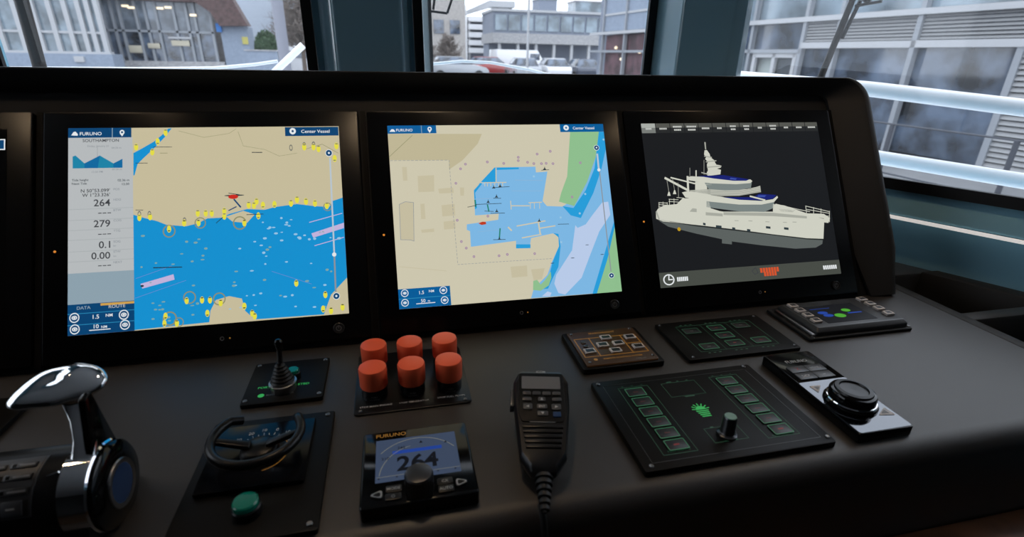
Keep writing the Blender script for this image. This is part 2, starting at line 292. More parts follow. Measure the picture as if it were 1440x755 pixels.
SCREENS = {
 'M0': [
  ('P','white',1,[(160,338),(186,338),(186,322),(160,322)]),
  ('P','navy',2,[(161.5,336.5),(184.5,336.5),(184.5,323.5),(161.5,323.5)]),
 ],
 'M1': [
  ('P','land',1,[(-188,52),(188,52),(188,353),(-188,353)]),
  ('P','sea',2,[(-105.5,220.8),(-92.9,215.9),(-74.3,209.7),(-62.5,203.7),(-36.4,200.2),(-20.9,203.8),(-7.1,210.8),(12.6,211.0),(22.6,216.1),(47.8,222.7),(73.1,220.5),(88.7,224.4),(120.0,227.6),(146.1,223.1),(167.4,221.1),(173.2,230.6),(188.0,235.2),(188.0,107.7),(163.2,82.9),(151.3,53.5),(53.3,54.3),(40.5,68.2),(36.6,86.7),(19.1,91.8),(1.1,87.4),(-6.5,72.1),(-8.4,55.5),(-107.5,52.9)]),
  ('P','sea',2,[(-104.6,314.0),(-94.1,320.4),(-77.4,331.2),(-66.7,341.0),(-57.8,351.0),(-52.9,352.1),(-61.9,338.7),(-79.9,317.9),(-91.9,305.4),(-99.1,297.4),(-103.5,280.0),(-104.9,280.1)]),
  ('P','land',3,[(18.6,212.4),(42.7,220.2),(58.7,213.9),(47.2,201.1),(27.3,204.2)]),
  ('P','pink',3,[(-97.3,118.5),(-54.3,129.6),(-53.0,121.6),(-95.0,111.5)]),
  ('P','pink',3,[(138.9,180.2),(188.0,194.8),(187.6,186.2),(141.2,173.3)]),
  ('S','pink',3,[(137.0,197.8),(185.6,209.9)],1.2),
  ('S','pink',3,[(143.2,160.7),(186.3,171.4)],1.2),
  ('S','pinkd',3,[(-103.1,126.7),(-56.5,141.9)],0.5),
  ('S','pinkd',3,[(-104.3,98.3),(-38.0,119.4)],0.5),
  ('S','pinkd',3,[(79.8,124.7),(135.3,101.6)],0.5),
  ('S','olive',3,[(-43.3,347.5),(-9.0,336.9),(26.2,342.7),(36.6,350.1)],0.5),
  ('S','olive',3,[(39.0,345.4),(45.9,322.4),(76.5,316.1),(96.9,305.2),(123.4,309.3)],0.5),
  ('S','olive',3,[(134.3,315.0),(161.5,323.3),(185.3,308.1)],0.7),
  ('O','olive',4,(-58.9,193.8),(8.5,9.6),0.82),
  ('O','olive',4,(-17.0,204.2),(7.8,8.7),0.82),
  ('O','olive',4,(-33.7,93.8),(8.5,9.4),0.82),
  ('O','olive',4,(5.9,88.6),(8.7,9.6),0.82),
  ('O','olive',4,(-60.1,65.2),(9.3,10.4),0.82),
  ('O','olive',4,(37.2,201.6),(9.5,10.5),0.82),
  ('O','olive',4,(164.7,221.2),(6.4,6.9),0.82),
  ('O','olive',4,(-48.5,59.0),(6.5,7.0),0.82),
  ('O','yellow',5,(-97.6,216.1),(2.8,5.3),0),
  ('O','grey',6,(-97.6,219.3),(1.9,0.8),0),
  ('O','yellow',5,(-83.6,216.5),(2.8,5.3),0),
  ('O','grey',6,(-83.5,220.3),(1.8,0.8),0),
  ('O','yellow',5,(-38.7,205.2),(2.9,5.4),0),
  ('O','dark',6,(-38.6,208.5),(1.9,0.9),0),
  ('O','yellow',5,(-58.9,197.1),(2.9,5.4),0),
  ('O','dark',6,(-58.9,194.4),(1.9,0.9),0),
  ('O','yellow',5,(-20.0,219.1),(2.9,5.5),0),
  ('O','grey',6,(-20.0,222.9),(2.0,0.9),0),
  ('O','yellow',5,(-19.4,204.3),(2.9,5.4),0),
  ('O','dark',6,(-19.3,208.1),(1.9,0.9),0),
  ('O','yellow',5,(-9.3,218.6),(2.9,5.5),0),
  ('O','grey',6,(-9.3,221.9),(2.0,0.9),0),
  ('O','yellow',5,(-1.0,218.2),(2.9,5.5),0),
  ('O','grey',6,(-0.9,221.5),(1.9,0.8),0),
  ('O','yellow',5,(16.3,220.8),(3.0,5.5),0),
  ('O','grey',6,(16.4,224.1),(2.0,0.9),0),
  ('O','yellow',5,(16.1,213.0),(3.0,5.5),0),
  ('O','grey',6,(16.2,216.4),(2.0,0.9),0),
  ('O','yellow',5,(43.7,201.2),(3.0,5.5),0),
  ('O','dark',6,(43.8,205.1),(2.0,0.9),0),
  ('O','yellow',5,(63.7,211.4),(3.0,5.6),0),
  ('O','grey',6,(63.6,208.6),(2.0,0.9),0),
  ('O','yellow',5,(50.6,228.8),(3.0,5.6),0),
  ('O','grey',6,(50.7,232.7),(2.0,0.9),0),
  ('O','yellow',5,(58.1,227.9),(3.1,5.6),0),
  ('O','grey',6,(58.2,231.3),(2.1,0.9),0),
  ('O','yellow',5,(61.9,233.9),(3.0,5.6),0),
  ('O','grey',6,(62.0,237.3),(2.0,0.9),0),
  ('O','yellow',5,(70.8,227.9),(3.1,5.6),0),
  ('O','grey',6,(70.7,225.1),(2.1,0.9),0),
  ('O','yellow',5,(87.3,228.4),(3.1,5.7),0),
  ('O','grey',6,(87.2,225.6),(2.0,0.9),0),
  ('O','yellow',5,(111.1,229.1),(3.2,5.7),0),
  ('O','grey',6,(111.3,233.1),(2.1,0.9),0),
  ('O','yellow',5,(120.2,234.4),(3.2,5.7),0),
  ('O','grey',6,(120.4,238.4),(2.1,0.9),0),
  ('O','yellow',5,(133.2,231.1),(3.2,5.7),0),
  ('O','grey',6,(133.4,234.5),(2.1,0.9),0),
  ('O','yellow',5,(146.3,227.7),(3.2,5.8),0),
  ('O','grey',6,(146.5,231.1),(2.1,0.9),0),
  ('O','yellow',5,(163.7,222.9),(3.2,5.7),0),
  ('O','grey',6,(163.9,227.0),(2.1,1.0),0),
  ('O','yellow',5,(113.7,104.2),(3.1,5.4),0),
  ('O','dark',6,(113.8,107.5),(2.1,0.9),0),
  ('O','yellow',5,(154.8,83.5),(3.1,5.5),0),
  ('O','dark',6,(155.0,86.8),(2.1,0.9),0),
  ('O','yellow',5,(150.6,61.8),(3.1,5.5),0),
  ('O','dark',6,(150.5,59.1),(2.1,0.9),0),
  ('O','yellow',5,(179.0,62.2),(3.2,5.5),0),
  ('O','dark',6,(179.2,66.1),(2.1,0.9),0),
  ('O','yellow',5,(161.9,58.1),(3.2,5.5),0),
  ('O','dark',6,(162.1,62.0),(2.1,0.9),0),
  ('O','yellow',5,(-37.6,89.4),(2.8,5.3),0),
  ('O','dark',6,(-37.5,92.5),(1.9,0.8),0),
  ('O','yellow',5,(-17.2,88.8),(2.9,5.3),0),
  ('O','dark',6,(-17.1,92.0),(1.9,0.9),0),
  ('O','yellow',5,(-6.6,88.0),(2.8,5.3),0),
  ('O','dark',6,(-6.5,91.7),(1.9,0.9),0),
  ('O','yellow',5,(7.7,82.6),(2.9,5.3),0),
  ('O','dark',6,(7.8,86.3),(1.9,0.8),0),
  ('O','yellow',5,(-10.5,68.8),(2.9,5.3),0),
  ('O','dark',6,(-10.5,66.1),(1.9,0.8),0),
  ('O','yellow',5,(39.7,75.2),(3.0,5.3),0),
  ('O','dark',6,(39.6,72.6),(2.0,0.9),0),
  ('O','yellow',5,(50.2,63.7),(3.0,5.4),0),
  ('O','dark',6,(50.3,67.4),(2.0,0.9),0),
  ('O','yellow',5,(53.5,59.1),(3.0,5.3),0),
  ('O','dark',6,(53.6,62.3),(2.0,0.8),0),
  ('O','yellow',5,(-65.6,69.3),(2.8,5.2),0),
  ('O','dark',6,(-65.6,66.7),(1.8,0.9),0),
  ('O','yellow',5,(-50.9,57.6),(2.8,5.1),0),
  ('O','dark',6,(-50.8,61.2),(1.9,0.8),0),
  ('O','yellow',5,(-67.1,59.1),(2.7,5.2),0),
  ('O','dark',6,(-67.2,56.5),(1.9,0.8),0),
  ('O','yellow',5,(-61.3,344.9),(2.9,5.6),0),
  ('O','grey',6,(-61.2,348.8),(1.9,0.9),0),
  ('O','yellow',5,(-72.1,331.1),(2.9,5.6),0),
  ('O','grey',6,(-72.1,328.3),(1.9,0.9),0),
  ('O','yellow',5,(-79.5,315.1),(2.9,5.5),0),
  ('O','grey',6,(-79.4,318.4),(1.9,0.9),0),
  ('O','yellow',5,(-100.7,323.2),(2.8,5.5),0),
  ('O','grey',6,(-100.7,326.5),(1.9,0.8),0),
  ('O','yellow',5,(134.5,319.1),(3.2,5.9),0),
  ('O','grey',6,(134.6,322.6),(2.2,1.0),0),
  ('O','yellow',5,(148.4,318.8),(3.2,5.8),0),
  ('O','grey',6,(148.6,322.9),(2.1,0.9),0),
  ('O','yellow',5,(155.8,315.7),(3.2,5.8),0),
  ('O','grey',6,(156.0,319.9),(2.1,1.0),0),
  ('O','yellow',5,(183.1,320.0),(3.3,5.9),0),
  ('O','grey',6,(183.3,323.5),(2.2,0.9),0),
  ('O','yellow',5,(179.4,299.4),(3.2,5.9),0),
  ('O','grey',6,(179.2,296.4),(2.2,0.9),0),
  ('O','grey',4,(114.8,318.3),(2.6,5.3),0.6),
  ('O','grey',4,(134.6,322.0),(2.7,5.3),0.6),
  ('O','grey',4,(148.6,322.9),(2.7,5.3),0.6),
  ('O','grey',4,(-84.5,220.9),(2.4,4.8),0.6),
  ('O','grey',4,(-38.1,209.0),(2.4,4.9),0.6),
  ('O','grey',4,(-97.6,221.5),(2.4,4.8),0.6),
  ('O','olive2',3,(151.6,180.8),(2.1,1.6),0),
  ('O','seapale',3,(53.1,90.8),(1.8,1.3),0),
  ('O','olive2',3,(-73.3,79.2),(1.7,1.1),0),
  ('O','seapale',3,(143.3,171.7),(2.3,2.0),0),
  ('O','olive2',3,(-54.6,144.4),(2.4,1.0),0),
  ('O','seapale',3,(120.7,174.8),(3.0,1.6),0),
  ('O','olive2',3,(78.4,162.1),(2.2,1.4),0),
  ('O','seapale',3,(103.9,198.9),(2.1,1.8),0),
  ('O','olive2',3,(-36.0,176.9),(2.2,1.7),0),
  ('O','seapale',3,(19.9,72.6),(1.9,0.8),0),
  ('O','olive2',3,(-68.0,90.2),(2.7,1.0),0),
  ('O','seapale',3,(107.1,193.7),(2.1,1.2),0),
  ('O','olive2',3,(26.2,106.8),(2.7,1.7),0),
  ('O','seapale',3,(121.8,173.3),(2.5,1.9),0),
  ('O','olive2',3,(-72.9,85.4),(2.2,0.9),0),
  ('O','seapale',3,(101.0,137.9),(2.2,1.2),0),
  ('O','olive2',3,(-28.2,111.1),(2.3,1.3),0),
  ('O','seapale',3,(34.5,73.6),(1.7,0.9),0),
  ('O','olive2',3,(129.3,106.4),(3.0,1.5),0),
  ('O','seapale',3,(96.1,184.2),(2.0,0.8),0),
  ('O','olive2',3,(-23.9,174.8),(2.9,1.5),0),
  ('O','seapale',3,(36.0,162.3),(2.2,1.3),0),
  ('O','olive2',3,(-78.4,79.8),(2.3,1.2),0),
  ('O','seapale',3,(69.7,201.0),(1.5,1.1),0),
  ('O','olive2',3,(90.6,87.0),(2.1,1.1),0),
  ('O','seapale',3,(54.9,75.1),(2.0,0.9),0),
  ('O','olive2',3,(-52.6,61.5),(2.3,1.7),0),
  ('O','seapale',3,(128.8,177.7),(2.2,1.3),0),
  ('O','olive2',3,(-15.3,148.7),(2.8,1.0),0),
  ('O','seapale',3,(51.6,127.5),(2.9,1.1),0),
  ('O','olive2',3,(74.5,158.4),(2.7,1.8),0),
  ('O','seapale',3,(79.4,192.5),(2.3,1.8),0),
  ('O','olive2',3,(-77.0,147.6),(1.7,1.2),0),
  ('O','seapale',3,(107.2,86.4),(2.0,1.7),0),
  ('O','olive2',3,(-29.9,68.2),(2.1,1.3),0),
  ('O','seapale',3,(84.7,192.3),(2.7,1.0),0),
  ('O','olive2',3,(27.0,112.0),(1.8,1.3),0),
  ('O','seapale',3,(136.4,133.3),(1.9,0.9),0),
  ('O','olive2',3,(-23.4,84.2),(2.3,1.7),0),
  ('O','seapale',3,(97.0,85.0),(2.9,1.3),0),
  ('O','olive2',3,(-95.7,142.8),(1.5,1.4),0),
  ('O','seapale',3,(43.6,90.4),(1.6,0.9),0),
  ('O','olive2',3,(153.2,65.3),(2.1,1.2),0),
  ('O','seapale',3,(57.2,171.7),(2.2,1.1),0),
  ('O','olive2',3,(-10.4,165.2),(2.5,1.7),0),
  ('O','seapale',3,(71.6,176.1),(2.9,1.7),0),
  ('O','olive2',3,(-67.8,61.7),(2.0,1.5),0),
  ('O','seapale',3,(87.7,182.9),(2.9,1.6),0),
  ('O','olive2',3,(165.2,118.9),(1.7,1.5),0),
  ('O','seapale',3,(66.2,165.5),(2.5,1.2),0),
  ('O','olive2',3,(-30.4,81.7),(2.8,0.8),0),
  ('O','seapale',3,(28.9,107.1),(1.7,0.9),0),
  ('O','olive2',3,(-29.2,147.0),(2.2,1.4),0),
  ('O','seapale',3,(72.6,148.5),(1.8,1.0),0),
  ('O','olive2',3,(156.0,181.3),(1.7,1.9),0),
  ('O','seapale',3,(95.4,171.5),(2.7,1.5),0),
  ('O','olive2',3,(-14.5,154.7),(2.1,1.5),0),
  ('O','seapale',3,(69.3,154.0),(2.4,1.9),0),
  ('O','olive2',3,(-69.4,79.4),(2.2,1.5),0),
  ('O','seapale',3,(102.8,195.6),(3.0,1.1),0),
  ('O','olive2',3,(139.1,95.6),(2.9,0.9),0),
  ('O','seapale',3,(111.2,68.9),(2.0,1.2),0),
  ('O','olive2',3,(-81.8,66.5),(2.2,1.3),0),
  ('O','seapale',3,(135.4,171.1),(2.1,1.8),0),
  ('O','olive2',3,(-93.4,188.7),(2.8,1.5),0),
  ('O','seapale',3,(179.5,170.2),(3.1,2.0),0),
  ('O','olive2',3,(30.1,128.0),(2.8,1.1),0),
  ('O','seapale',3,(115.8,180.1),(2.9,1.6),0),
  ('O','olive2',3,(-19.4,179.7),(2.2,1.1),0),
  ('O','seapale',3,(62.9,92.5),(2.3,1.4),0),
  ('O','olive2',3,(-61.3,67.2),(2.1,1.7),0),
  ('O','seapale',3,(77.2,190.8),(2.5,1.1),0),
  ('O','olive2',3,(159.3,121.9),(2.5,1.8),0),
  ('O','seapale',3,(70.9,136.6),(1.6,1.4),0),
  ('O','olive2',3,(-60.9,62.2),(2.3,1.2),0),
  ('O','seapale',3,(138.2,65.9),(2.7,1.3),0),
  ('O','olive2',3,(-42.9,159.1),(2.3,0.9),0),
  ('O','seapale',3,(166.7,171.9),(1.8,0.9),0),
  ('O','olive2',3,(68.9,112.5),(2.5,1.6),0),
  ('O','seapale',3,(96.3,206.4),(1.9,1.7),0),
  ('O','olive2',3,(-84.3,119.4),(1.5,1.0),0),
  ('O','seapale',3,(154.8,98.5),(2.5,1.5),0),
  ('O','olive2',3,(-81.7,89.3),(2.0,1.0),0),
  ('O','seapale',3,(110.3,203.2),(2.1,0.8),0),
  ('O','red',7,(29.4,242.5),(7.0,3.4),0),
  ('O','black2',6,(30.9,244.6),(14.1,1.1),0),
  ('S','black2',6,[(23.5,248.3),(37.5,245.5)],1),
  ('S','navy',6,[(30.7,238.0),(38.9,226.5)],2.2),
  ('S','navy',6,[(22.8,221.6),(32.9,226.7)],1.6),
  ('S','black2',6,[(5.0,203.1),(13.6,211.0)],1),
  ('S','black2',6,[(47.6,213.8),(70.4,213.9)],1),
  ('S','black2',5,[(-101.4,298.5),(-86.3,298.2)],0.8),
  ('S','black2',5,[(-102.1,227.6),(-92.8,227.2)],0.8),
  ('S','black2',5,[(-77.5,322.8),(-53.4,322.4)],0.8),
  ('S','black2',5,[(-79.9,140.8),(-43.3,139.4)],1.4),
  ('O','black2',6,(-95.0,115.2),(2.3,1.6),0),
  ('S','black2',5,[(58.4,311.8),(72.2,311.5)],1.2),
  ('S','olive',5,[(-69.0,313.2),(-59.4,313.0)],0.8),
  ('S','palegrey',6,[(172.3,299.5),(171.1,146.7)],2.4),
  ('S','grey2',6,[(171.1,146.7),(170.3,87.9)],2.4),
  ('O','white',7,(171.0,145.0),(3.2,3.4),0),
  ('O','white',7,(171.1,308.4),(5.4,5.9),0),
  ('O','navy',8,(171.1,308.4),(4.6,5.0),0),
  ('O','white',9,(171.1,308.4),(1.6,1.8),0),
  ('O','white',7,(170.9,80.1),(5.3,5.6),0),
  ('O','navy',8,(170.9,80.1),(4.5,4.7),0),
  ('O','white',9,(170.9,80.1),(1.6,1.7),0),
  ('P','panel',5,[(-188,139.2),(-105.4,139.2),(-105.4,338.3),(-188,338.3)]),
  ('P','panel2',5,[(-188,95.1),(-105.4,95.1),(-105.4,139.2),(-188,139.2)]),
  ('P','navy',5,[(-188,52),(-105.4,52),(-105.4,95.1),(-188,95.1)]),
  ('P','navy',6,[(-188,338.3),(-106.7,338.3),(-106.7,353),(-188,353)]),
  ('P','panel2',7,[(-132.1,338.3),(-131.1,338.3),(-131.1,353),(-132.1,353)]),
  ('P','tide',6,[(-182.4,310.2),(-178.8,311.7),(-167.4,299.6),(-147.8,311.0),(-130.4,298.7),(-118.7,305.5),(-118.8,291.9),(-182.3,292.5)]),
  ('P','tide2',7,[(-167.4,299.6),(-147.8,311.0),(-150.6,292.2),(-167.4,292.6)]),
  ('P','tide2',7,[(-130.4,298.7),(-118.7,305.5),(-118.8,291.9),(-130.4,292.2)]),
  ('S','grey2',6,[(-151.0,323.6),(-151.1,292.2)],0.5),
  ('T', 'dark', 7, 'SOUTHAMPTON', (-146.4, 331.7), 6.3, 'C'),
  ('T', 'grey2', 7, 'Friday, January 21', (-150.1, 324.1), 3.9, 'C'),
  ('T', 'grey2', 7, '04:33 m', (-126.5, 321.0), 3.9, 'C'),
  ('T', 'grey2', 7, '12:30 PM', (-151.1, 285.2), 3.9, 'C'),
  ('T', 'grey2', 7, '01:36 m', (-125.8, 288.3), 3.9, 'C'),
  ('T', 'dark2', 7, 'Tide height', (-183.2, 273.3), 4.6, 'L'),
  ('T', 'dark2', 7, 'Next Tide', (-183.2, 268.0), 4.6, 'L'),
  ('T', 'dark2', 7, '02.36 m', (-110.1, 271.5), 4.7, 'R'),
  ('T', 'dark2', 7, '12:30', (-110.2, 265.6), 4.6, 'R'),
  ('T', 'dark', 7, "N 50°53.099'", (-135.2, 256.2), 7.0, 'R'),
  ('T', 'dark', 7, "W 1°23.326'", (-135.2, 249.8), 6.9, 'R'),
  ('T', 'dark', 7, '264', (-134.8, 235.4), 14.4, 'R'),
  ('T', 'dark', 7, '279', (-135.0, 204.6), 14.4, 'R'),
  ('T', 'dark', 7, '0.1', (-135.1, 173.6), 14.3, 'R'),
  ('T', 'dark', 7, '0.00', (-135.2, 158.0), 14.1, 'R'),
  ('P','dark',7,[(-150.3,224.3),(-145.70000000000002,224.3),(-145.70000000000002,225.5),(-150.3,225.5)]),
  ('P','dark',7,[(-144.5,224.3),(-139.9,224.3),(-139.9,225.5),(-144.5,225.5)]),
  ('P','dark',7,[(-138.5,224.3),(-133.9,224.3),(-133.9,225.5),(-138.5,225.5)]),
  ('P','dark',7,[(-150.4,193.3),(-145.8,193.3),(-145.8,194.5),(-150.4,194.5)]),
  ('P','dark',7,[(-144.6,193.3),(-140.0,193.3),(-140.0,194.5),(-144.6,194.5)]),
  ('P','dark',7,[(-138.7,193.3),(-134.1,193.3),(-134.1,194.5),(-138.7,194.5)]),
  ('P','dark',7,[(-150.6,147.5),(-146.0,147.5),(-146.0,148.7),(-150.6,148.7)]),
  ('P','dark',7,[(-144.7,147.5),(-140.1,147.5),(-140.1,148.7),(-144.7,148.7)]),
  ('P','dark',7,[(-138.9,147.5),(-134.3,147.5),(-134.3,148.7),(-138.9,148.7)]),
  ('T', 'grey2', 7, 'POS', (-130.6, 258.2), 4.6, 'L'),
  ('T', 'grey2', 7, 'HDG', (-130.7, 242.7), 4.6, 'L'),
  ('T', 'grey2', 7, 'BTW', (-130.8, 227.2), 4.6, 'L'),
  ('T', 'grey2', 7, 'COG', (-130.8, 211.8), 4.6, 'L'),
  ('T', 'grey2', 7, 'TTG', (-130.9, 196.5), 4.6, 'L'),
  ('T', 'grey2', 7, 'SOG', (-131.0, 180.7), 4.6, 'L'),
  ('T', 'grey2', 7, 'STW', (-131.1, 166.1), 4.4, 'L'),
  ('T', 'grey2', 7, 'NEXT', (-131.2, 150.5), 4.4, 'L'),
  ('T', 'grey2', 7, 'kn', (-131.1, 175.0), 3.7, 'L'),
  ('T', 'grey2', 7, 'kn', (-131.1, 159.8), 3.7, 'L'),
  ('P','panel3',6,[(-188,231.39999999999998),(-105.4,231.39999999999998),(-105.4,232.0),(-188,232.0)]),
  ('P','panel3',6,[(-188,215.5),(-105.4,215.5),(-105.4,216.10000000000002),(-188,216.10000000000002)]),
  ('P','panel3',6,[(-188,200.79999999999998),(-105.4,200.79999999999998),(-105.4,201.4),(-188,201.4)]),
  ('P','panel3',6,[(-188,186.6),(-105.4,186.6),(-105.4,187.20000000000002),(-188,187.20000000000002)]),
  ('P','panel3',6,[(-188,169.89999999999998),(-105.4,169.89999999999998),(-105.4,170.5),(-188,170.5)]),
  ('P','panel3',6,[(-188,155.39999999999998),(-105.4,155.39999999999998),(-105.4,156.0),(-188,156.0)]),
  ('P','orange',7,[(-147.6,91.1),(-105.4,91.1),(-105.4,94.3),(-147.6,94.3)]),
  ('T', 'panel2', 7, 'DATA', (-168.4, 87.6), 6.4, 'C'),
  ('T', 'panel', 7, 'ROUTE', (-127.1, 86.7), 6.6, 'C'),
  ('P','bluelite',7,[(-188,81.4),(-105.4,81.4),(-105.4,82.4),(-188,82.4)]),
  ('P','bluelite',7,[(-188,65.7),(-105.4,65.7),(-105.4,66.7),(-188,66.7)]),
  ('T', 'white', 7, '1.5', (-153.4, 73.2), 8.0, 'C'),
  ('T', 'white', 7, 'NM', (-137.0, 74.8), 5.9, 'C'),
  ('T', 'white', 7, '10', (-153.0, 59.6), 7.9, 'C'),
  ('T', 'white', 7, 'NM', (-143.3, 59.2), 5.0, 'C'),
  ('P','white',7,[(-161.8,56.699999999999996),(-135.3,56.699999999999996),(-135.3,57.9),(-161.8,57.9)]),
  ('O','white',7,(-179.8,76.5),(6.2,7.0),0.8),
  ('O','white',7,(-179.8,76.5),(3.5,3.0),0.6),
  ('O','white',7,(-179.8,76.5),(1.4,1.5),0),
  ('O','white',7,(-118.6,75.8),(6.3,7.1),0.8),
  ('O','white',7,(-118.6,75.8),(3.6,3.1),0.6),
  ('O','white',7,(-118.6,75.8),(1.4,1.5),0),
  ('O','white',7,(-179.3,60.4),(6.1,7.0),0.8),
  ('O','white',7,(-179.3,60.4),(3.5,3.0),0.6),
  ('O','white',7,(-179.3,60.4),(1.3,1.5),0),
  ('O','white',7,(-117.3,61.4),(6.3,7.1),0.8),
  ('O','white',7,(-117.3,61.4),(3.6,3.0),0.6),
  ('O','white',7,(-117.3,61.4),(1.3,1.5),0),
  ('T', 'white', 7, 'FURUNO', (-173.3, 341.9), 7.0, 'L'),
  ('P','white',7,[(-184.2,342.0),(-181.5,346.9),(-178.8,347.9),(-175.6,343.5),(-176.1,341.4)]),
  ('O','white',7,(-118.9,346.1),(3.3,3.8),0.45),
  ('P','white',7,[(-121.7,344.0),(-116.1,344.4),(-118.9,339.5)]),
  ('P','navy',6,[(107.2,337.2),(187.3,337.2),(187.3,351.7),(107.2,351.7)]),
  ('O','white',7,(118.5,345.1),(4.8,5.3),0.35),
  ('T', 'white', 7, 'Center Vessel', (131.2, 342.0), 7.6, 'L'),
 ],
 'M2': [
  ('P','land2',1,[(-188,52),(188,52),(188,353),(-188,353)]),
  ('P','land3',2,[(-187.9,339.1),(-32.4,337.2),(-40.9,320.0),(-68.7,292.0),(-92.7,276.1),(-91.5,292.5),(-188.0,294.8)]),
  ('P','land4',2,[(-144.8,266.9),(-118.1,267.5),(-119.7,239.8),(-145.4,239.8)]),
  ('P','land4',2,[(-177.2,220.6),(-167.4,224.7),(-154.5,222.8),(-157.9,159.4),(-163.0,161.5),(-178.8,162.8)]),
  ('S','grey2',3,[(-177.2,220.6),(-167.4,224.7),(-154.5,222.8),(-157.9,159.4),(-163.0,161.5),(-178.8,162.8),(-177.2,220.6)],0.8),
  ('P','land4',2,[(-168.8,282.8),(-161.4,282.6),(-161.6,259.6),(-168.6,259.8)]),
  ('P','land4',2,[(-113.1,244.2),(-88.3,245.7),(-87.7,236.4),(-111.9,236.3)]),
  ('P','land4',2,[(-109.8,216.4),(-88.2,217.9),(-88.4,198.5),(-109.5,197.6)]),
  ('P','land4',2,[(-143.7,220.1),(-137.1,220.3),(-137.1,194.8),(-144.2,194.7)]),
  ('P','land4',2,[(-145.4,177.2),(-124.7,178.4),(-124.6,172.9),(-144.9,172.2)]),
  ('P','land4',2,[(-3.7,107.5),(24.5,107.9),(23.6,89.6),(-3.0,89.1)]),
  ('P','land4',2,[(-108.4,188.9),(-89.4,190.3),(-89.6,176.6),(-108.5,175.7)]),
  ('P','land4',2,[(30.8,100.6),(54.6,101.3),(48.1,83.2),(33.7,81.9)]),
  ('P','land4',2,[(-77.0,245.3),(-70.1,245.0),(-71.3,231.1),(-77.2,231.3)]),
  ('P','water',3,[(-15.9,277.9),(55.8,277.5),(55.7,267.3),(76.3,268.2),(62.4,216.5),(69.2,207.6),(96.9,205.5),(104.8,210.0),(151.7,272.0),(177.2,338.7),(188.0,338.5),(188.0,181.9),(188.0,52.0),(26.2,52.7),(32.4,68.3),(58.2,89.5),(67.5,109.8),(83.4,137.0),(85.1,153.5),(75.0,159.7),(36.0,153.8),(32.0,137.6),(8.6,139.0),(9.7,150.5),(-66.9,144.8),(-66.2,170.8),(-71.4,173.4),(-70.6,182.5),(-17.3,187.8),(-15.5,198.0),(-55.8,197.0),(-54.2,238.9)]),
  ('P','midblue',4,[(-15.9,277.9),(26.2,276.8),(26.0,273.9),(-13.5,273.5),(-15.3,252.6),(-44.4,250.3),(-52.6,235.1),(-51.5,209.4),(-54.9,207.2),(-54.1,239.8)]),
  ('P','midblue',4,[(9.1,144.5),(34.0,143.1),(33.4,136.6),(8.5,137.6)]),
  ('P','midblue',4,[(97.0,206.4),(116.4,202.2),(142.2,232.9),(162.9,271.7),(178.8,338.7),(188.0,338.5),(188.0,306.2),(176.2,271.4),(155.8,227.5),(127.8,183.8),(110.0,189.5)]),
  ('P','midblue',4,[(76.0,160.1),(84.6,158.2),(86.3,136.8),(78.8,102.0),(66.1,82.0),(56.9,66.4),(32.2,66.0),(60.1,84.7),(68.9,109.7),(83.4,137.0),(84.0,152.6)]),
  ('P','midblue',4,[(188.0,174.6),(188.0,159.7),(145.3,52.0),(134.4,52.0),(170.4,134.4)]),
  ('P','green',5,[(125.1,339.3),(178.8,338.7),(167.2,291.5),(146.4,247.5),(118.2,205.5),(91.4,214.4),(97.0,229.6),(110.9,258.4)]),
  ('P','green',5,[(188.0,164.8),(188.0,52.0),(142.2,52.0),(168.6,110.5)]),
  ('P','green',5,[(32.7,81.1),(39.5,82.5),(44.8,74.2),(52.6,80.6),(64.5,94.6),(64.4,84.4),(58.8,71.8),(43.8,63.7),(30.8,66.1)]),
  ('P','lav',4,[(116.5,171.9),(120.0,166.9),(135.5,172.4),(149.9,188.6),(170.0,209.7),(181.4,210.8),(182.7,187.1),(159.1,159.1),(136.8,117.2),(117.9,80.6),(85.8,54.1),(74.1,57.8),(68.6,73.9),(73.5,88.4),(105.9,128.6)]),
  ('P','lav',4,[(45.2,54.5),(55.4,61.9),(62.3,59.1),(59.3,53.4)]),
  ('S','grey2',3,[(-186.8,293.8),(-183.1,293.8)],0.7),
  ('S','grey2',3,[(-180.1,293.7),(-176.5,293.7)],0.7),
  ('S','grey2',3,[(-173.5,293.6),(-169.8,293.6)],0.7),
  ('S','grey2',3,[(-166.7,293.5),(-163.0,293.5)],0.7),
  ('S','grey2',3,[(-160.0,293.4),(-156.3,293.4)],0.7),
  ('S','grey2',3,[(-153.3,293.4),(-149.5,293.3)],0.7),
  ('S','grey2',3,[(-146.5,293.3),(-142.8,293.2)],0.7),
  ('S','grey2',3,[(-139.7,293.2),(-135.9,293.1)],0.7),
  ('S','grey2',3,[(-132.9,293.1),(-129.1,293.0)],0.7),
  ('S','grey2',3,[(-126.0,293.0),(-122.3,292.9)],0.7),
  ('S','grey2',3,[(-119.2,292.9),(-115.4,292.8)],0.7),
  ('S','grey2',3,[(-112.3,292.8),(-108.5,292.8)],0.7),
  ('S','grey2',3,[(-105.4,292.7),(-101.5,292.7)],0.7),
  ('S','grey2',3,[(-98.4,292.6),(-94.6,292.6)],0.7),
  ('S','grey2',3,[(-91.5,292.5),(-91.5,289.0)],0.7),
  ('S','grey2',3,[(-91.5,286.1),(-91.5,282.6)],0.7),
  ('S','grey2',3,[(-91.5,279.8),(-91.5,276.3)],0.7),
  ('S','grey2',3,[(-91.5,273.4),(-91.5,269.9)],0.7),
  ('S','grey2',3,[(-91.5,267.1),(-91.5,263.6)],0.7),
  ('S','grey2',3,[(-91.5,260.7),(-91.5,257.3)],0.7),
  ('S','grey2',3,[(-91.5,254.4),(-91.5,250.9)],0.7),
  ('S','grey2',3,[(-91.5,248.1),(-91.5,244.6)],0.7),
  ('S','grey2',3,[(-91.5,241.8),(-91.5,238.3)],0.7),
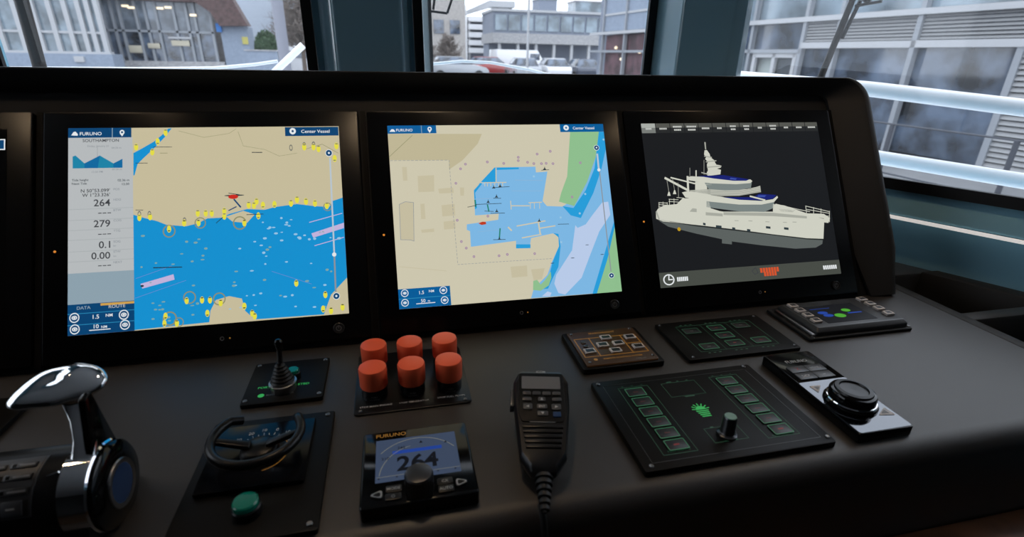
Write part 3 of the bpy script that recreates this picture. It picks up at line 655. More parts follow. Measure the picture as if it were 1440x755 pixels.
  ('S','grey2',3,[(-91.5,235.5),(-91.5,232.0)],0.7),
  ('S','grey2',3,[(-91.5,229.2),(-91.5,225.8)],0.7),
  ('S','grey2',3,[(-91.5,222.9),(-91.5,219.5)],0.7),
  ('S','grey2',3,[(-91.5,216.7),(-91.5,213.2)],0.7),
  ('S','grey2',3,[(-91.5,210.4),(-91.5,207.0)],0.7),
  ('S','grey2',3,[(-91.5,204.2),(-91.5,200.7)],0.7),
  ('S','grey2',3,[(-91.5,197.9),(-91.4,194.4)],0.7),
  ('S','grey2',3,[(-91.4,191.6),(-91.4,188.1)],0.7),
  ('S','grey2',3,[(-91.3,185.3),(-91.3,181.8)],0.7),
  ('S','grey2',3,[(-91.3,179.0),(-91.3,175.6)],0.7),
  ('S','grey2',3,[(-91.2,172.8),(-91.2,169.3)],0.7),
  ('S','grey2',3,[(-91.2,166.5),(-91.1,163.1)],0.7),
  ('S','grey2',3,[(-91.1,160.3),(-91.1,156.8)],0.7),
  ('S','grey2',3,[(-91.1,154.0),(-91.0,150.6)],0.7),
  ('S','grey2',3,[(-91.0,147.8),(-91.0,144.4)],0.7),
  ('S','grey2',3,[(-91.0,141.6),(-90.9,138.2)],0.7),
  ('S','grey2',3,[(-90.9,135.4),(-90.9,132.0)],0.7),
  ('S','grey2',3,[(-90.8,129.2),(-90.8,125.8)],0.7),
  ('S','grey2',3,[(-90.8,123.0),(-90.8,119.6)],0.7),
  ('S','grey2',3,[(-90.7,116.8),(-87.6,116.8)],0.7),
  ('S','grey2',3,[(-85.1,116.8),(-81.9,116.8)],0.7),
  ('S','grey2',3,[(-79.4,116.9),(-76.2,116.9)],0.7),
  ('S','grey2',3,[(-73.7,116.9),(-70.5,116.9)],0.7),
  ('S','grey2',3,[(-67.9,116.9),(-64.8,116.9)],0.7),
  ('S','grey2',3,[(-62.2,116.9),(-59.0,116.9)],0.7),
  ('S','grey2',3,[(-56.4,116.9),(-53.3,116.9)],0.7),
  ('S','grey2',3,[(-50.6,116.9),(-47.5,116.9)],0.7),
  ('S','grey2',3,[(-44.9,116.9),(-41.7,117.0)],0.7),
  ('S','grey2',3,[(-39.0,117.0),(-35.8,117.0)],0.7),
  ('S','grey2',3,[(-33.2,117.0),(-30.0,117.0)],0.7),
  ('S','grey2',3,[(-27.4,117.0),(-24.2,117.0)],0.7),
  ('S','grey2',3,[(-21.5,117.0),(-18.3,117.0)],0.7),
  ('S','grey2',3,[(-15.6,117.0),(-12.4,117.0)],0.7),
  ('S','grey2',3,[(-9.8,117.1),(-6.7,117.0)],0.7),
  ('S','grey2',3,[(-4.1,117.0),(-1.0,117.0)],0.7),
  ('S','grey2',3,[(1.5,117.0),(4.7,117.0)],0.7),
  ('S','grey2',3,[(7.2,117.0),(10.3,116.9)],0.7),
  ('S','grey2',3,[(12.9,116.9),(16.0,116.9)],0.7),
  ('S','grey2',3,[(18.6,116.9),(21.7,116.9)],0.7),
  ('S','grey2',3,[(24.3,116.9),(27.5,116.8)],0.7),
  ('S','grey2',3,[(30.0,116.8),(33.2,116.8)],0.7),
  ('S','grey2',3,[(35.8,116.8),(39.0,116.8)],0.7),
  ('S','grey2',3,[(41.5,116.8),(44.7,116.7)],0.7),
  ('S','grey2',3,[(47.3,116.7),(50.5,116.7)],0.7),
  ('S','grey2',3,[(53.1,116.7),(56.3,116.7)],0.7),
  ('S','grey2',3,[(58.9,116.7),(62.1,116.6)],0.7),
  ('S','grey2',3,[(64.8,116.6),(68.0,116.6)],0.7),
  ('S','olive',3,[(-188.0,300.3),(-149.0,335.8)],0.8),
  ('S','land4',3,[(-182.9,119.3),(-110.1,107.8)],1),
  ('S','land2',5,[(-13.3,276.6),(-15.4,252.5)],1.6),
  ('S','land2',5,[(-41.3,252.2),(1.6,251.3)],1.6),
  ('S','land2',5,[(-34.6,252.0),(-35.1,246.3)],1.2),
  ('S','land2',5,[(-30.1,251.8),(-30.6,246.2)],1.2),
  ('S','land2',5,[(-24.5,251.7),(-25.0,246.0)],1.2),
  ('S','land2',5,[(-17.7,251.4),(-18.2,245.7)],1.2),
  ('S','land2',5,[(-11.0,251.2),(-11.5,245.5)],1.2),
  ('S','land2',5,[(-4.2,251.0),(-4.7,245.3)],1.2),
  ('S','seapale2',5,[(17.9,254.9),(65.4,252.7)],1),
  ('S','seapale2',5,[(10.5,236.3),(61.3,234.5)],0.8),
  ('S','seapale2',5,[(-53.6,224.4),(-22.3,224.7)],1),
  ('S','land2',5,[(7.0,210.6),(37.8,209.3)],1.8),
  ('S','land2',5,[(6.6,218.6),(6.4,204.9)],1.4),
  ('S','land2',5,[(38.3,214.6),(60.4,214.6)],1.6),
  ('S','land2',5,[(40.7,214.9),(39.7,204.6)],1),
  ('S','land2',5,[(47.6,214.6),(46.6,204.3)],1),
  ('S','land2',5,[(56.9,214.3),(55.9,203.9)],1),
  ('S','land2',5,[(14.0,175.5),(63.0,181.8)],2),
  ('S','land2',5,[(51.3,181.2),(52.6,159.5)],2.6),
  ('S','land2',5,[(53.6,169.7),(79.6,172.5)],2),
  ('S','land2',5,[(21.1,154.9),(53.7,159.0)],2),
  ('S','land2',5,[(-1.0,173.6),(3.1,168.9)],2.6),
  ('S','seapale2',5,[(-53.8,169.1),(-18.1,170.4)],0.6),
  ('S','seapale2',5,[(-51.2,200.7),(-15.3,202.2)],0.6),
  ('S','dgreen',6,[(-53.8,222.1),(-53.6,212.0)],2.2),
  ('S','dgreen',6,[(-33.4,213.4),(-32.1,203.2)],2.2),
  ('S','dgreen',6,[(-15.7,172.1),(-18.4,155.4)],2.2),
  ('S','dark2',6,[(-66.8,211.4),(-52.3,213.7)],0.9),
  ('S','dark2',6,[(-53.3,215.3),(-9.6,215.4)],0.9),
  ('S','dark2',6,[(-38.7,203.5),(-24.3,202.2)],0.9),
  ('S','dark2',6,[(-29.0,199.2),(-5.5,198.6)],0.9),
  ('S','dark2',6,[(-21.9,242.9),(6.6,243.8)],0.9),
  ('S','dark2',6,[(-22.3,224.7),(-10.0,224.2)],0.9),
  ('S','dark2',6,[(-28.5,154.4),(-8.4,153.8)],0.9),
  ('S','dark2',6,[(66.1,270.9),(79.1,271.3)],0.9),
  ('S','dark2',6,[(85.8,175.0),(104.6,174.5)],0.9),
  ('P','dark2',7,[(-12.5,243.7),(-6.2,243.5),(-8.2,246.3),(-8.8,250.0),(-10.0,246.4)]),
  ('P','dark2',7,[(-20.2,225.8),(-13.9,225.5),(-15.9,228.3),(-16.5,232.0),(-17.7,228.4)]),
  ('P','dark2',7,[(-35.1,217.3),(-28.8,217.1),(-30.8,219.8),(-31.4,223.5),(-32.6,219.9)]),
  ('P','dark2',7,[(-21.9,201.0),(-15.7,200.7),(-17.7,203.5),(-18.3,207.1),(-19.5,203.6)]),
  ('P','dark2',7,[(-21.6,153.8),(-15.4,153.5),(-17.4,156.3),(-18.0,159.9),(-19.2,156.4)]),
  ('P','dark2',7,[(68.2,271.4),(74.8,271.2),(72.8,274.0),(72.2,277.8),(70.9,274.1)]),
  ('P','dark2',7,[(49.7,181.1),(56.1,180.8),(54.1,183.6),(53.5,187.3),(52.2,183.7)]),
  ('P','dark2',7,[(-23.6,241.6),(-17.3,241.4),(-19.3,244.2),(-19.9,247.9),(-21.1,244.2)]),
  ('P','red2',7,[(-51.5,183.3),(-44.7,185.6),(-38.7,185.1),(-38.4,181.1),(-46.3,180.1)]),
  ('O','mauve',6,(-83.2,252.5),(2.2,2.3),0.3),
  ('O','mauve',6,(-73.5,277.0),(2.3,2.3),0.3),
  ('O','mauve',6,(-64.7,284.8),(2.3,2.3),0.3),
  ('O','mauve',6,(-27.3,287.7),(2.4,2.4),0.3),
  ('O','mauve',6,(0.7,284.6),(2.4,2.4),0.3),
  ('O','mauve',6,(27.0,294.6),(2.4,2.4),0.3),
  ('O','mauve',6,(26.4,288.8),(2.4,2.4),0.3),
  ('O','mauve',6,(42.5,285.5),(2.4,2.4),0.3),
  ('O','mauve',6,(53.4,282.9),(2.4,2.5),0.3),
  ('O','mauve',6,(60.9,299.7),(2.4,2.4),0.3),
  ('O','mauve',6,(75.4,282.8),(2.4,2.4),0.3),
  ('O','mauve',6,(67.0,282.5),(2.5,2.4),0.3),
  ('O','mauve',6,(84.9,304.2),(2.5,2.5),0.3),
  ('O','mauve',6,(-85.9,190.1),(2.3,2.3),0.3),
  ('O','mauve',6,(-81.9,154.3),(2.2,2.3),0.3),
  ('O','mauve',6,(-74.8,143.0),(2.3,2.3),0.3),
  ('O','mauve',6,(-63.3,128.2),(2.2,2.3),0.3),
  ('O','mauve',6,(-21.4,127.0),(2.3,2.3),0.3),
  ('O','mauve',6,(-7.3,128.4),(2.3,2.3),0.3),
  ('O','mauve',6,(39.6,126.9),(2.3,2.3),0.3),
  ('O','mauve',6,(-34.4,194.7),(2.3,2.4),0.3),
  ('O','mauve',6,(87.6,282.0),(2.5,2.4),0.3),
  ('O','mauve',6,(116.0,221.6),(2.4,2.4),0.3),
  ('O','mauve',6,(137.6,282.3),(2.5,2.5),0.3),
  ('O','seapale',6,(140.5,226.1),(2.0,2.0),0),
  ('O','seapale',6,(126.7,192.1),(2.0,1.9),0),
  ('O','seapale',6,(91.5,186.5),(1.9,1.9),0),
  ('O','seapale',6,(88.0,143.8),(1.9,1.9),0),
  ('O','seapale',6,(185.9,323.9),(2.0,2.0),0),
  ('O','seapale',6,(53.3,183.5),(1.9,1.9),0),
  ('O','seapale',6,(51.2,260.2),(1.9,2.0),0),
  ('O','seapale',6,(-37.4,251.0),(1.8,1.9),0),
  ('O','dark2',6,(68.8,108.8),(3.4,0.6),0),
  ('O','dark2',6,(159.4,118.2),(3.5,0.6),0),
  ('O','dark2',6,(134.0,136.4),(3.4,0.5),0),
  ('O','dark2',6,(105.5,115.4),(3.4,0.6),0),
  ('S','palegrey',6,[(170.8,296.5),(170.7,269.0)],3.4),
  ('O','white',7,(170.7,268.5),(3.1,3.0),0),
  ('S','grey2',6,[(171.5,266.5),(172.1,88.7)],1.8),
  ('O','white',7,(170.7,309.0),(5.2,5.0),0),
  ('O','navy',8,(170.7,309.0),(4.4,4.2),0),
  ('O','white',9,(170.7,309.0),(1.6,1.5),0),
  ('O','white',7,(172.1,80.6),(5.0,4.7),0),
  ('O','navy',8,(172.1,80.6),(4.3,4.0),0),
  ('O','white',9,(172.1,80.6),(1.5,1.4),0),
  ('P','blue2',6,[(-188.0,339.1),(-108.8,339.1),(-108.8,352.9),(-188.0,352.9)]),
  ('P','panel2',7,[(-133.6,339.4),(-132.6,339.4),(-132.6,352.9),(-133.6,352.9)]),
  ('T', 'white', 7, 'FURUNO', (-174.1, 342.7), 6.6, 'L'),
  ('P','white',7,[(-185.1,342.3),(-181.3,347.0),(-177.8,346.4),(-175.4,342.2)]),
  ('O','white',7,(-119.6,346.8),(3.6,3.8),0.45),
  ('P','white',7,[(-122.8,344.9),(-116.5,344.9),(-120.1,339.7)]),
  ('P','blue2',6,[(107.0,338.6),(188.0,338.6),(188.0,352.9),(107.0,352.9)]),
  ('O','white',7,(118.3,346.4),(5.0,5.0),0.35),
  ('T', 'white', 7, 'Center Vessel', (130.6, 343.2), 7.1, 'L'),
  ('P','blue2',6,[(-188,52),(-106.3,52),(-106.3,83.3),(-188,83.3)]),
  ('P','bluelite',7,[(-188,67.05000000000001),(-106.3,67.05000000000001),(-106.3,68.25),(-188,68.25)]),
  ('T', 'white', 7, '1.5', (-151.8, 73.2), 7.6, 'C'),
  ('T', 'white', 7, 'NM', (-136.1, 75.1), 5.6, 'C'),
  ('T', 'white', 7, '50', (-150.2, 60.0), 7.4, 'C'),
  ('T', 'white', 7, 'm', (-141.1, 60.1), 5.0, 'C'),
  ('P','white',7,[(-161.4,57.699999999999996),(-131.3,57.699999999999996),(-131.3,58.9),(-161.4,58.9)]),
  ('O','white',7,(-178.1,76.6),(5.9,6.1),0.8),
  ('O','white',7,(-178.1,76.6),(3.0,2.2),0.6),
  ('O','white',7,(-178.1,76.6),(1.3,1.3),0),
  ('O','white',7,(-117.2,76.8),(6.1,6.2),0.8),
  ('O','white',7,(-117.2,76.8),(3.0,2.2),0.6),
  ('O','white',7,(-117.2,76.8),(1.3,1.4),0),
  ('O','white',7,(-178.7,61.4),(5.9,6.0),0.8),
  ('O','white',7,(-178.7,61.4),(3.0,2.2),0.6),
  ('O','white',7,(-178.7,61.4),(1.3,1.3),0),
  ('O','white',7,(-116.3,60.8),(6.1,6.1),0.8),
  ('O','white',7,(-116.3,60.8),(3.1,2.2),0.6),
  ('O','white',7,(-116.3,60.8),(1.3,1.3),0),
 ],
 'M3': [
  ('P','m3bg',1,[(-188,52),(188,52),(188,353),(-188,353)]),
  ('P','tab1',2,[(-187.5,334.9),(-160.1,334.9),(-160.1,353),(-187.5,353)]),
  ('P','tabhi1',3,[(-187.5,344.855),(-160.1,344.855),(-160.1,353),(-187.5,353)]),
  ('P','tabtxt',4,[(-179.5,341.3),(-177.1,341.3),(-177.1,344.5),(-179.5,344.5)]),
  ('P','tabtxt',4,[(-176.5,341.3),(-174.1,341.3),(-174.1,344.5),(-176.5,344.5)]),
  ('P','tabtxt',4,[(-173.5,341.3),(-171.1,341.3),(-171.1,344.5),(-173.5,344.5)]),
  ('P','tabtxt',4,[(-170.5,341.3),(-168.1,341.3),(-168.1,344.5),(-170.5,344.5)]),
  ('P','tab',2,[(-158.6,334.9),(-131.2,334.9),(-131.2,353),(-158.6,353)]),
  ('P','tabhi',3,[(-158.6,344.855),(-131.2,344.855),(-131.2,353),(-158.6,353)]),
  ('P','tabtxt',4,[(-152.1,341.3),(-149.7,341.3),(-149.7,344.5),(-152.1,344.5)]),
  ('P','tabtxt',4,[(-149.1,341.3),(-146.7,341.3),(-146.7,344.5),(-149.1,344.5)]),
  ('P','tabtxt',4,[(-146.1,341.3),(-143.7,341.3),(-143.7,344.5),(-146.1,344.5)]),
  ('P','tabtxt',4,[(-143.1,341.3),(-140.7,341.3),(-140.7,344.5),(-143.1,344.5)]),
  ('P','tabtxt',4,[(-140.1,341.3),(-137.7,341.3),(-137.7,344.5),(-140.1,344.5)]),
  ('P','tab',2,[(-129.7,334.9),(-102.2,334.9),(-102.2,353),(-129.7,353)]),
  ('P','tabhi',3,[(-129.7,344.855),(-102.2,344.855),(-102.2,353),(-129.7,353)]),
  ('P','tabtxt',4,[(-124.7,344.8),(-122.2,344.8),(-122.2,348.0),(-124.7,348.0)]),
  ('P','tabtxt',4,[(-121.7,344.8),(-119.2,344.8),(-119.2,348.0),(-121.7,348.0)]),
  ('P','tabtxt',4,[(-118.7,344.8),(-116.2,344.8),(-116.2,348.0),(-118.7,348.0)]),
  ('P','tabtxt',4,[(-115.7,344.8),(-113.2,344.8),(-113.2,348.0),(-115.7,348.0)]),
  ('P','tabtxt',4,[(-112.7,344.8),(-110.2,344.8),(-110.2,348.0),(-112.7,348.0)]),
  ('P','tabtxt',4,[(-109.7,344.8),(-107.2,344.8),(-107.2,348.0),(-109.7,348.0)]),
  ('P','tabtxt',4,[(-122.9,338.8),(-119.9,338.8),(-119.9,342.0),(-122.9,342.0)]),
  ('P','tabtxt',4,[(-119.3,338.8),(-116.3,338.8),(-116.3,342.0),(-119.3,342.0)]),
  ('P','tabtxt',4,[(-115.7,338.8),(-112.7,338.8),(-112.7,342.0),(-115.7,342.0)]),
  ('P','tabtxt',4,[(-112.1,338.8),(-109.1,338.8),(-109.1,342.0),(-112.1,342.0)]),
  ('P','tab',2,[(-100.7,334.9),(-73.3,334.9),(-73.3,353),(-100.7,353)]),
  ('P','tabhi',3,[(-100.7,344.855),(-73.3,344.855),(-73.3,353),(-100.7,353)]),
  ('P','tabtxt',4,[(-96.8,344.8),(-94.0,344.8),(-94.0,348.0),(-96.8,348.0)]),
  ('P','tabtxt',4,[(-93.4,344.8),(-90.7,344.8),(-90.7,348.0),(-93.4,348.0)]),
  ('P','tabtxt',4,[(-90.1,344.8),(-87.4,344.8),(-87.4,348.0),(-90.1,348.0)]),
  ('P','tabtxt',4,[(-86.8,344.8),(-84.0,344.8),(-84.0,348.0),(-86.8,348.0)]),
  ('P','tabtxt',4,[(-83.4,344.8),(-80.7,344.8),(-80.7,348.0),(-83.4,348.0)]),
  ('P','tabtxt',4,[(-80.1,344.8),(-77.4,344.8),(-77.4,348.0),(-80.1,348.0)]),
  ('P','tabtxt',4,[(-94.8,338.8),(-92.1,338.8),(-92.1,342.0),(-94.8,342.0)]),
  ('P','tabtxt',4,[(-91.6,338.8),(-88.9,338.8),(-88.9,342.0),(-91.6,342.0)]),
  ('P','tabtxt',4,[(-88.4,338.8),(-85.7,338.8),(-85.7,342.0),(-88.4,342.0)]),
  ('P','tabtxt',4,[(-85.2,338.8),(-82.5,338.8),(-82.5,342.0),(-85.2,342.0)]),
  ('P','tabtxt',4,[(-82.0,338.8),(-79.3,338.8),(-79.3,342.0),(-82.0,342.0)]),
  ('P','tab',2,[(-71.8,334.9),(-44.4,334.9),(-44.4,353),(-71.8,353)]),
  ('P','tabhi',3,[(-71.8,344.855),(-44.4,344.855),(-44.4,353),(-71.8,353)]),
  ('P','tabtxt',4,[(-65.8,341.3),(-63.2,341.3),(-63.2,344.5),(-65.8,344.5)]),
  ('P','tabtxt',4,[(-62.6,341.3),(-60.0,341.3),(-60.0,344.5),(-62.6,344.5)]),
  ('P','tabtxt',4,[(-59.4,341.3),(-56.8,341.3),(-56.8,344.5),(-59.4,344.5)]),
  ('P','tabtxt',4,[(-56.2,341.3),(-53.6,341.3),(-53.6,344.5),(-56.2,344.5)]),
  ('P','tabtxt',4,[(-53.0,341.3),(-50.4,341.3),(-50.4,344.5),(-53.0,344.5)]),
  ('P','tab',2,[(-42.9,334.9),(-15.5,334.9),(-15.5,353),(-42.9,353)]),
  ('P','tabhi',3,[(-42.9,344.855),(-15.5,344.855),(-15.5,353),(-42.9,353)]),
  ('P','tabtxt',4,[(-33.9,341.3),(-31.2,341.3),(-31.2,344.5),(-33.9,344.5)]),
  ('P','tabtxt',4,[(-30.6,341.3),(-27.9,341.3),(-27.9,344.5),(-30.6,344.5)]),
  ('P','tabtxt',4,[(-27.3,341.3),(-24.5,341.3),(-24.5,344.5),(-27.3,344.5)]),
  ('P','tab',2,[(-14.0,334.9),(13.5,334.9),(13.5,353),(-14.0,353)]),
  ('P','tabhi',3,[(-14.0,344.855),(13.5,344.855),(13.5,353),(-14.0,353)]),
  ('P','tabtxt',4,[(-6.5,344.8),(-3.8,344.8),(-3.8,348.0),(-6.5,348.0)]),
  ('P','tabtxt',4,[(-3.2,344.8),(-0.6,344.8),(-0.6,348.0),(-3.2,348.0)]),
  ('P','tabtxt',4,[(0.0,344.8),(2.7,344.8),(2.7,348.0),(0.0,348.0)]),
  ('P','tabtxt',4,[(3.3,344.8),(5.9,344.8),(5.9,348.0),(3.3,348.0)]),
  ('P','tabtxt',4,[(-5.2,338.8),(-2.4,338.8),(-2.4,342.0),(-5.2,342.0)]),
  ('P','tabtxt',4,[(-1.7,338.8),(1.1,338.8),(1.1,342.0),(-1.7,342.0)]),
  ('P','tabtxt',4,[(1.7,338.8),(4.6,338.8),(4.6,342.0),(1.7,342.0)]),
  ('P','tab',2,[(15.0,334.9),(42.4,334.9),(42.4,353),(15.0,353)]),
  ('P','tabhi',3,[(15.0,344.855),(42.4,344.855),(42.4,353),(15.0,353)]),
  ('P','tabtxt',4,[(22.4,344.8),(25.1,344.8),(25.1,348.0),(22.4,348.0)]),
  ('P','tabtxt',4,[(25.7,344.8),(28.3,344.8),(28.3,348.0),(25.7,348.0)]),
  ('P','tabtxt',4,[(28.9,344.8),(31.6,344.8),(31.6,348.0),(28.9,348.0)]),
  ('P','tabtxt',4,[(32.2,344.8),(34.8,344.8),(34.8,348.0),(32.2,348.0)]),
  ('P','tabtxt',4,[(23.7,338.8),(26.6,338.8),(26.6,342.0),(23.7,342.0)]),
  ('P','tabtxt',4,[(27.2,338.8),(30.0,338.8),(30.0,342.0),(27.2,342.0)]),
  ('P','tabtxt',4,[(30.7,338.8),(33.5,338.8),(33.5,342.0),(30.7,342.0)]),
  ('P','tab',2,[(43.9,334.9),(71.3,334.9),(71.3,353),(43.9,353)]),
  ('P','tabhi',3,[(43.9,344.855),(71.3,344.855),(71.3,353),(43.9,353)]),
  ('P','tabtxt',4,[(53.3,341.3),(55.8,341.3),(55.8,344.5),(53.3,344.5)]),
  ('P','tabtxt',4,[(56.3,341.3),(58.8,341.3),(58.8,344.5),(56.3,344.5)]),
  ('P','tabtxt',4,[(59.3,341.3),(61.8,341.3),(61.8,344.5),(59.3,344.5)]),
  ('P','tab',2,[(72.8,334.9),(100.2,334.9),(100.2,353),(72.8,353)]),
  ('P','tabhi',3,[(72.8,344.855),(100.2,344.855),(100.2,353),(72.8,353)]),
  ('P','tabtxt',4,[(79.3,344.8),(81.7,344.8),(81.7,348.0),(79.3,348.0)]),
  ('P','tabtxt',4,[(82.3,344.8),(84.7,344.8),(84.7,348.0),(82.3,348.0)]),
  ('P','tabtxt',4,[(85.3,344.8),(87.7,344.8),(87.7,348.0),(85.3,348.0)]),
  ('P','tabtxt',4,[(88.3,344.8),(90.7,344.8),(90.7,348.0),(88.3,348.0)]),
  ('P','tabtxt',4,[(91.3,344.8),(93.7,344.8),(93.7,348.0),(91.3,348.0)]),
  ('P','tabtxt',4,[(80.8,338.8),(83.2,338.8),(83.2,342.0),(80.8,342.0)]),
  ('P','tabtxt',4,[(83.8,338.8),(86.2,338.8),(86.2,342.0),(83.8,342.0)]),
  ('P','tabtxt',4,[(86.8,338.8),(89.2,338.8),(89.2,342.0),(86.8,342.0)]),
  ('P','tabtxt',4,[(89.8,338.8),(92.2,338.8),(92.2,342.0),(89.8,342.0)]),
  ('P','tab',2,[(101.7,334.9),(129.2,334.9),(129.2,353),(101.7,353)]),
  ('P','tabhi',3,[(101.7,344.855),(129.2,344.855),(129.2,353),(101.7,353)]),
  ('P','tabtxt',4,[(110.7,341.3),(113.4,341.3),(113.4,344.5),(110.7,344.5)]),
  ('P','tabtxt',4,[(114.0,341.3),(116.8,341.3),(116.8,344.5),(114.0,344.5)]),
  ('P','tabtxt',4,[(117.4,341.3),(120.1,341.3),(120.1,344.5),(117.4,344.5)]),
  ('P','tab',2,[(130.7,334.9),(158.1,334.9),(158.1,353),(130.7,353)]),
  ('P','tabhi',3,[(130.7,344.855),(158.1,344.855),(158.1,353),(130.7,353)]),
  ('P','tabtxt',4,[(138.1,341.3),(140.8,341.3),(140.8,344.5),(138.1,344.5)]),
  ('P','tabtxt',4,[(141.4,341.3),(144.0,341.3),(144.0,344.5),(141.4,344.5)]),
  ('P','tabtxt',4,[(144.6,341.3),(147.3,341.3),(147.3,344.5),(144.6,344.5)]),
  ('P','tabtxt',4,[(147.9,341.3),(150.5,341.3),(150.5,344.5),(147.9,344.5)]),
  ('P','tab',2,[(159.6,334.9),(187.0,334.9),(187.0,353),(159.6,353)]),
  ('P','tabhi',3,[(159.6,344.855),(187.0,344.855),(187.0,353),(159.6,353)]),
  ('P','tabtxt',4,[(165.0,341.3),(167.8,341.3),(167.8,344.5),(165.0,344.5)]),
  ('P','tabtxt',4,[(168.4,341.3),(171.2,341.3),(171.2,344.5),(168.4,344.5)]),
  ('P','tabtxt',4,[(171.8,341.3),(174.6,341.3),(174.6,344.5),(171.8,344.5)]),
  ('P','tabtxt',4,[(175.2,341.3),(178.0,341.3),(178.0,344.5),(175.2,344.5)]),
  ('P','tabtxt',4,[(178.6,341.3),(181.4,341.3),(181.4,344.5),(178.6,344.5)]),
  ('P','bar3',2,[(-188,52),(188,52),(188,78.9),(-188,78.9)]),
  ('O','white',4,(-170.6,65.6),(10.9,9.9),0.78),
  ('S','white',4,[(-169.7,72.1),(-170.6,65.6),(-164.0,65.6)],2),
  ('P','white',4,[(-154.7,61.4),(-151.8,61.4),(-151.8,69.0),(-154.7,69.0)]),
  ('P','white',4,[(-151.0,61.4),(-148.1,61.4),(-148.1,69.0),(-151.0,69.0)]),
  ('P','white',4,[(-147.3,61.4),(-144.4,61.4),(-144.4,69.0),(-147.3,69.0)]),
  ('P','white',4,[(-143.6,61.4),(-140.7,61.4),(-140.7,69.0),(-143.6,69.0)]),
  ('P','white',4,[(-139.9,61.4),(-137.0,61.4),(-137.0,69.0),(-139.9,69.0)]),
  ('P','white',4,[(-136.2,61.4),(-133.3,61.4),(-133.3,69.0),(-136.2,69.0)]),
  ('P','white',4,[(149.8,62.3),(153.3,62.3),(153.3,69.8),(149.8,69.8)]),
  ('P','white',4,[(154.2,62.3),(157.7,62.3),(157.7,69.8),(154.2,69.8)]),
  ('P','white',4,[(158.7,62.3),(162.1,62.3),(162.1,69.8),(158.7,69.8)]),
  ('P','white',4,[(163.1,62.3),(166.5,62.3),(166.5,69.8),(163.1,69.8)]),
  ('P','white',4,[(167.5,62.3),(171.0,62.3),(171.0,69.8),(167.5,69.8)]),
  ('P','white',4,[(171.9,62.3),(175.4,62.3),(175.4,69.8),(171.9,69.8)]),
  ('P','white',4,[(176.4,62.3),(179.8,62.3),(179.8,69.8),(176.4,69.8)]),
  ('P','red3',4,[(14.2,65.4),(18.7,65.4),(18.7,74.0),(14.2,74.0)]),
  ('P','red3',4,[(20.0,65.4),(24.5,65.4),(24.5,74.0),(20.0,74.0)]),
  ('P','red3',4,[(25.8,65.4),(30.3,65.4),(30.3,74.0),(25.8,74.0)]),
  ('P','red3',4,[(31.6,65.4),(36.1,65.4),(36.1,74.0),(31.6,74.0)]),
  ('P','red3',4,[(37.3,65.4),(41.9,65.4),(41.9,74.0),(37.3,74.0)]),
  ('P','red3',4,[(43.1,65.4),(47.6,65.4),(47.6,74.0),(43.1,74.0)]),
  ('P','red3',4,[(48.9,65.4),(53.4,65.4),(53.4,74.0),(48.9,74.0)]),
  ('P','red3',4,[(21.2,58.5),(25.5,58.5),(25.5,66.1),(21.2,66.1)]),
  ('P','red3',4,[(26.7,58.5),(31.0,58.5),(31.0,66.1),(26.7,66.1)]),
  ('P','red3',4,[(32.2,58.5),(36.5,58.5),(36.5,66.1),(32.2,66.1)]),
  ('P','red3',4,[(37.7,58.5),(42.0,58.5),(42.0,66.1),(37.7,66.1)]),
  ('P','red3',4,[(43.2,58.5),(47.5,58.5),(47.5,66.1),(43.2,66.1)]),
  ('S','dark',4,[(-3.1,69.9),(5.0,75.6),(9.3,65.9),(1.8,63.3),(-3.1,69.9)],1.4),
  ('P','hulld',3,[(-180.6,175.6),(-168.7,169.8),(-102.9,159.4),(-18.1,146.1),(51.7,134.4),(123.6,123.0),(158.9,119.4),(156.2,111.3),(140.5,105.1),(95.8,105.6),(24.6,116.2),(-32.9,126.3),(-105.0,144.9),(-158.9,160.6)]),
  ('P','hullk',4,[(-180.6,175.6),(-102.8,160.4),(-18.0,147.2),(123.7,123.5),(159.7,120.4),(159.3,118.3),(123.5,121.9),(-18.3,145.1),(-103.1,158.3),(-180.9,173.5)]),
  ('P','ship',4,[(-179.5,187.9),(-174.9,193.9),(-162.0,199.6),(-136.6,201.1),(-92.5,192.5),(-44.7,183.0),(59.0,178.4),(83.8,179.5),(131.9,169.7),(169.3,159.1),(160.4,121.0),(123.8,124.1),(51.9,135.5),(-17.9,147.7),(-102.7,160.9),(-168.6,170.4),(-180.5,176.1)]),
  ('P','shipsh',5,[(-44.9,181.9),(58.7,176.3),(131.3,166.4),(130.6,162.0),(57.6,169.8),(-45.7,176.6)]),
  ('P','ship',5,[(-136.6,201.1),(-124.0,211.1),(-72.6,210.7),(-69.8,190.4),(-44.9,181.9),(-70.7,184.1)]),
  ('P','shipglass',5,[(-76.5,204.0),(-10.5,194.9),(64.7,197.8),(62.7,185.9),(40.8,178.7),(-12.5,182.1),(-78.1,192.9)]),
  ('P','ship',6,[(-123.6,222.2),(-113.7,223.9),(-49.1,212.0),(-9.1,204.0),(38.2,199.9),(63.0,202.2),(73.2,208.4),(74.5,205.1),(64.5,196.7),(37.1,192.9),(-10.5,194.9),(-68.0,202.6),(-118.1,212.5)]),
  ('P','shipblue',7,[(-42.4,210.1),(21.4,207.7),(34.4,213.7),(71.7,210.1),(63.1,202.8),(37.2,201.1),(-9.1,204.0)]),
  ('S','ship',8,[(15.6,209.5),(44.5,201.3)],3),
  ('P','shipblue2',8,[(32.8,211.0),(49.7,210.4),(45.4,206.7),(29.8,207.9)]),
  ('P','shipsh',5,[(-107.7,225.8),(-64.5,226.4),(17.9,223.5),(40.0,229.3),(39.8,216.8),(-8.0,211.5),(-46.2,212.4),(-105.5,221.5)]),
  ('S','ship',6,[(-64.8,224.3),(-6.5,220.6),(39.1,227.7)],0.8),
  ('S','ship',6,[(-65.3,221.1),(-7.0,217.4),(38.6,224.5)],0.8),
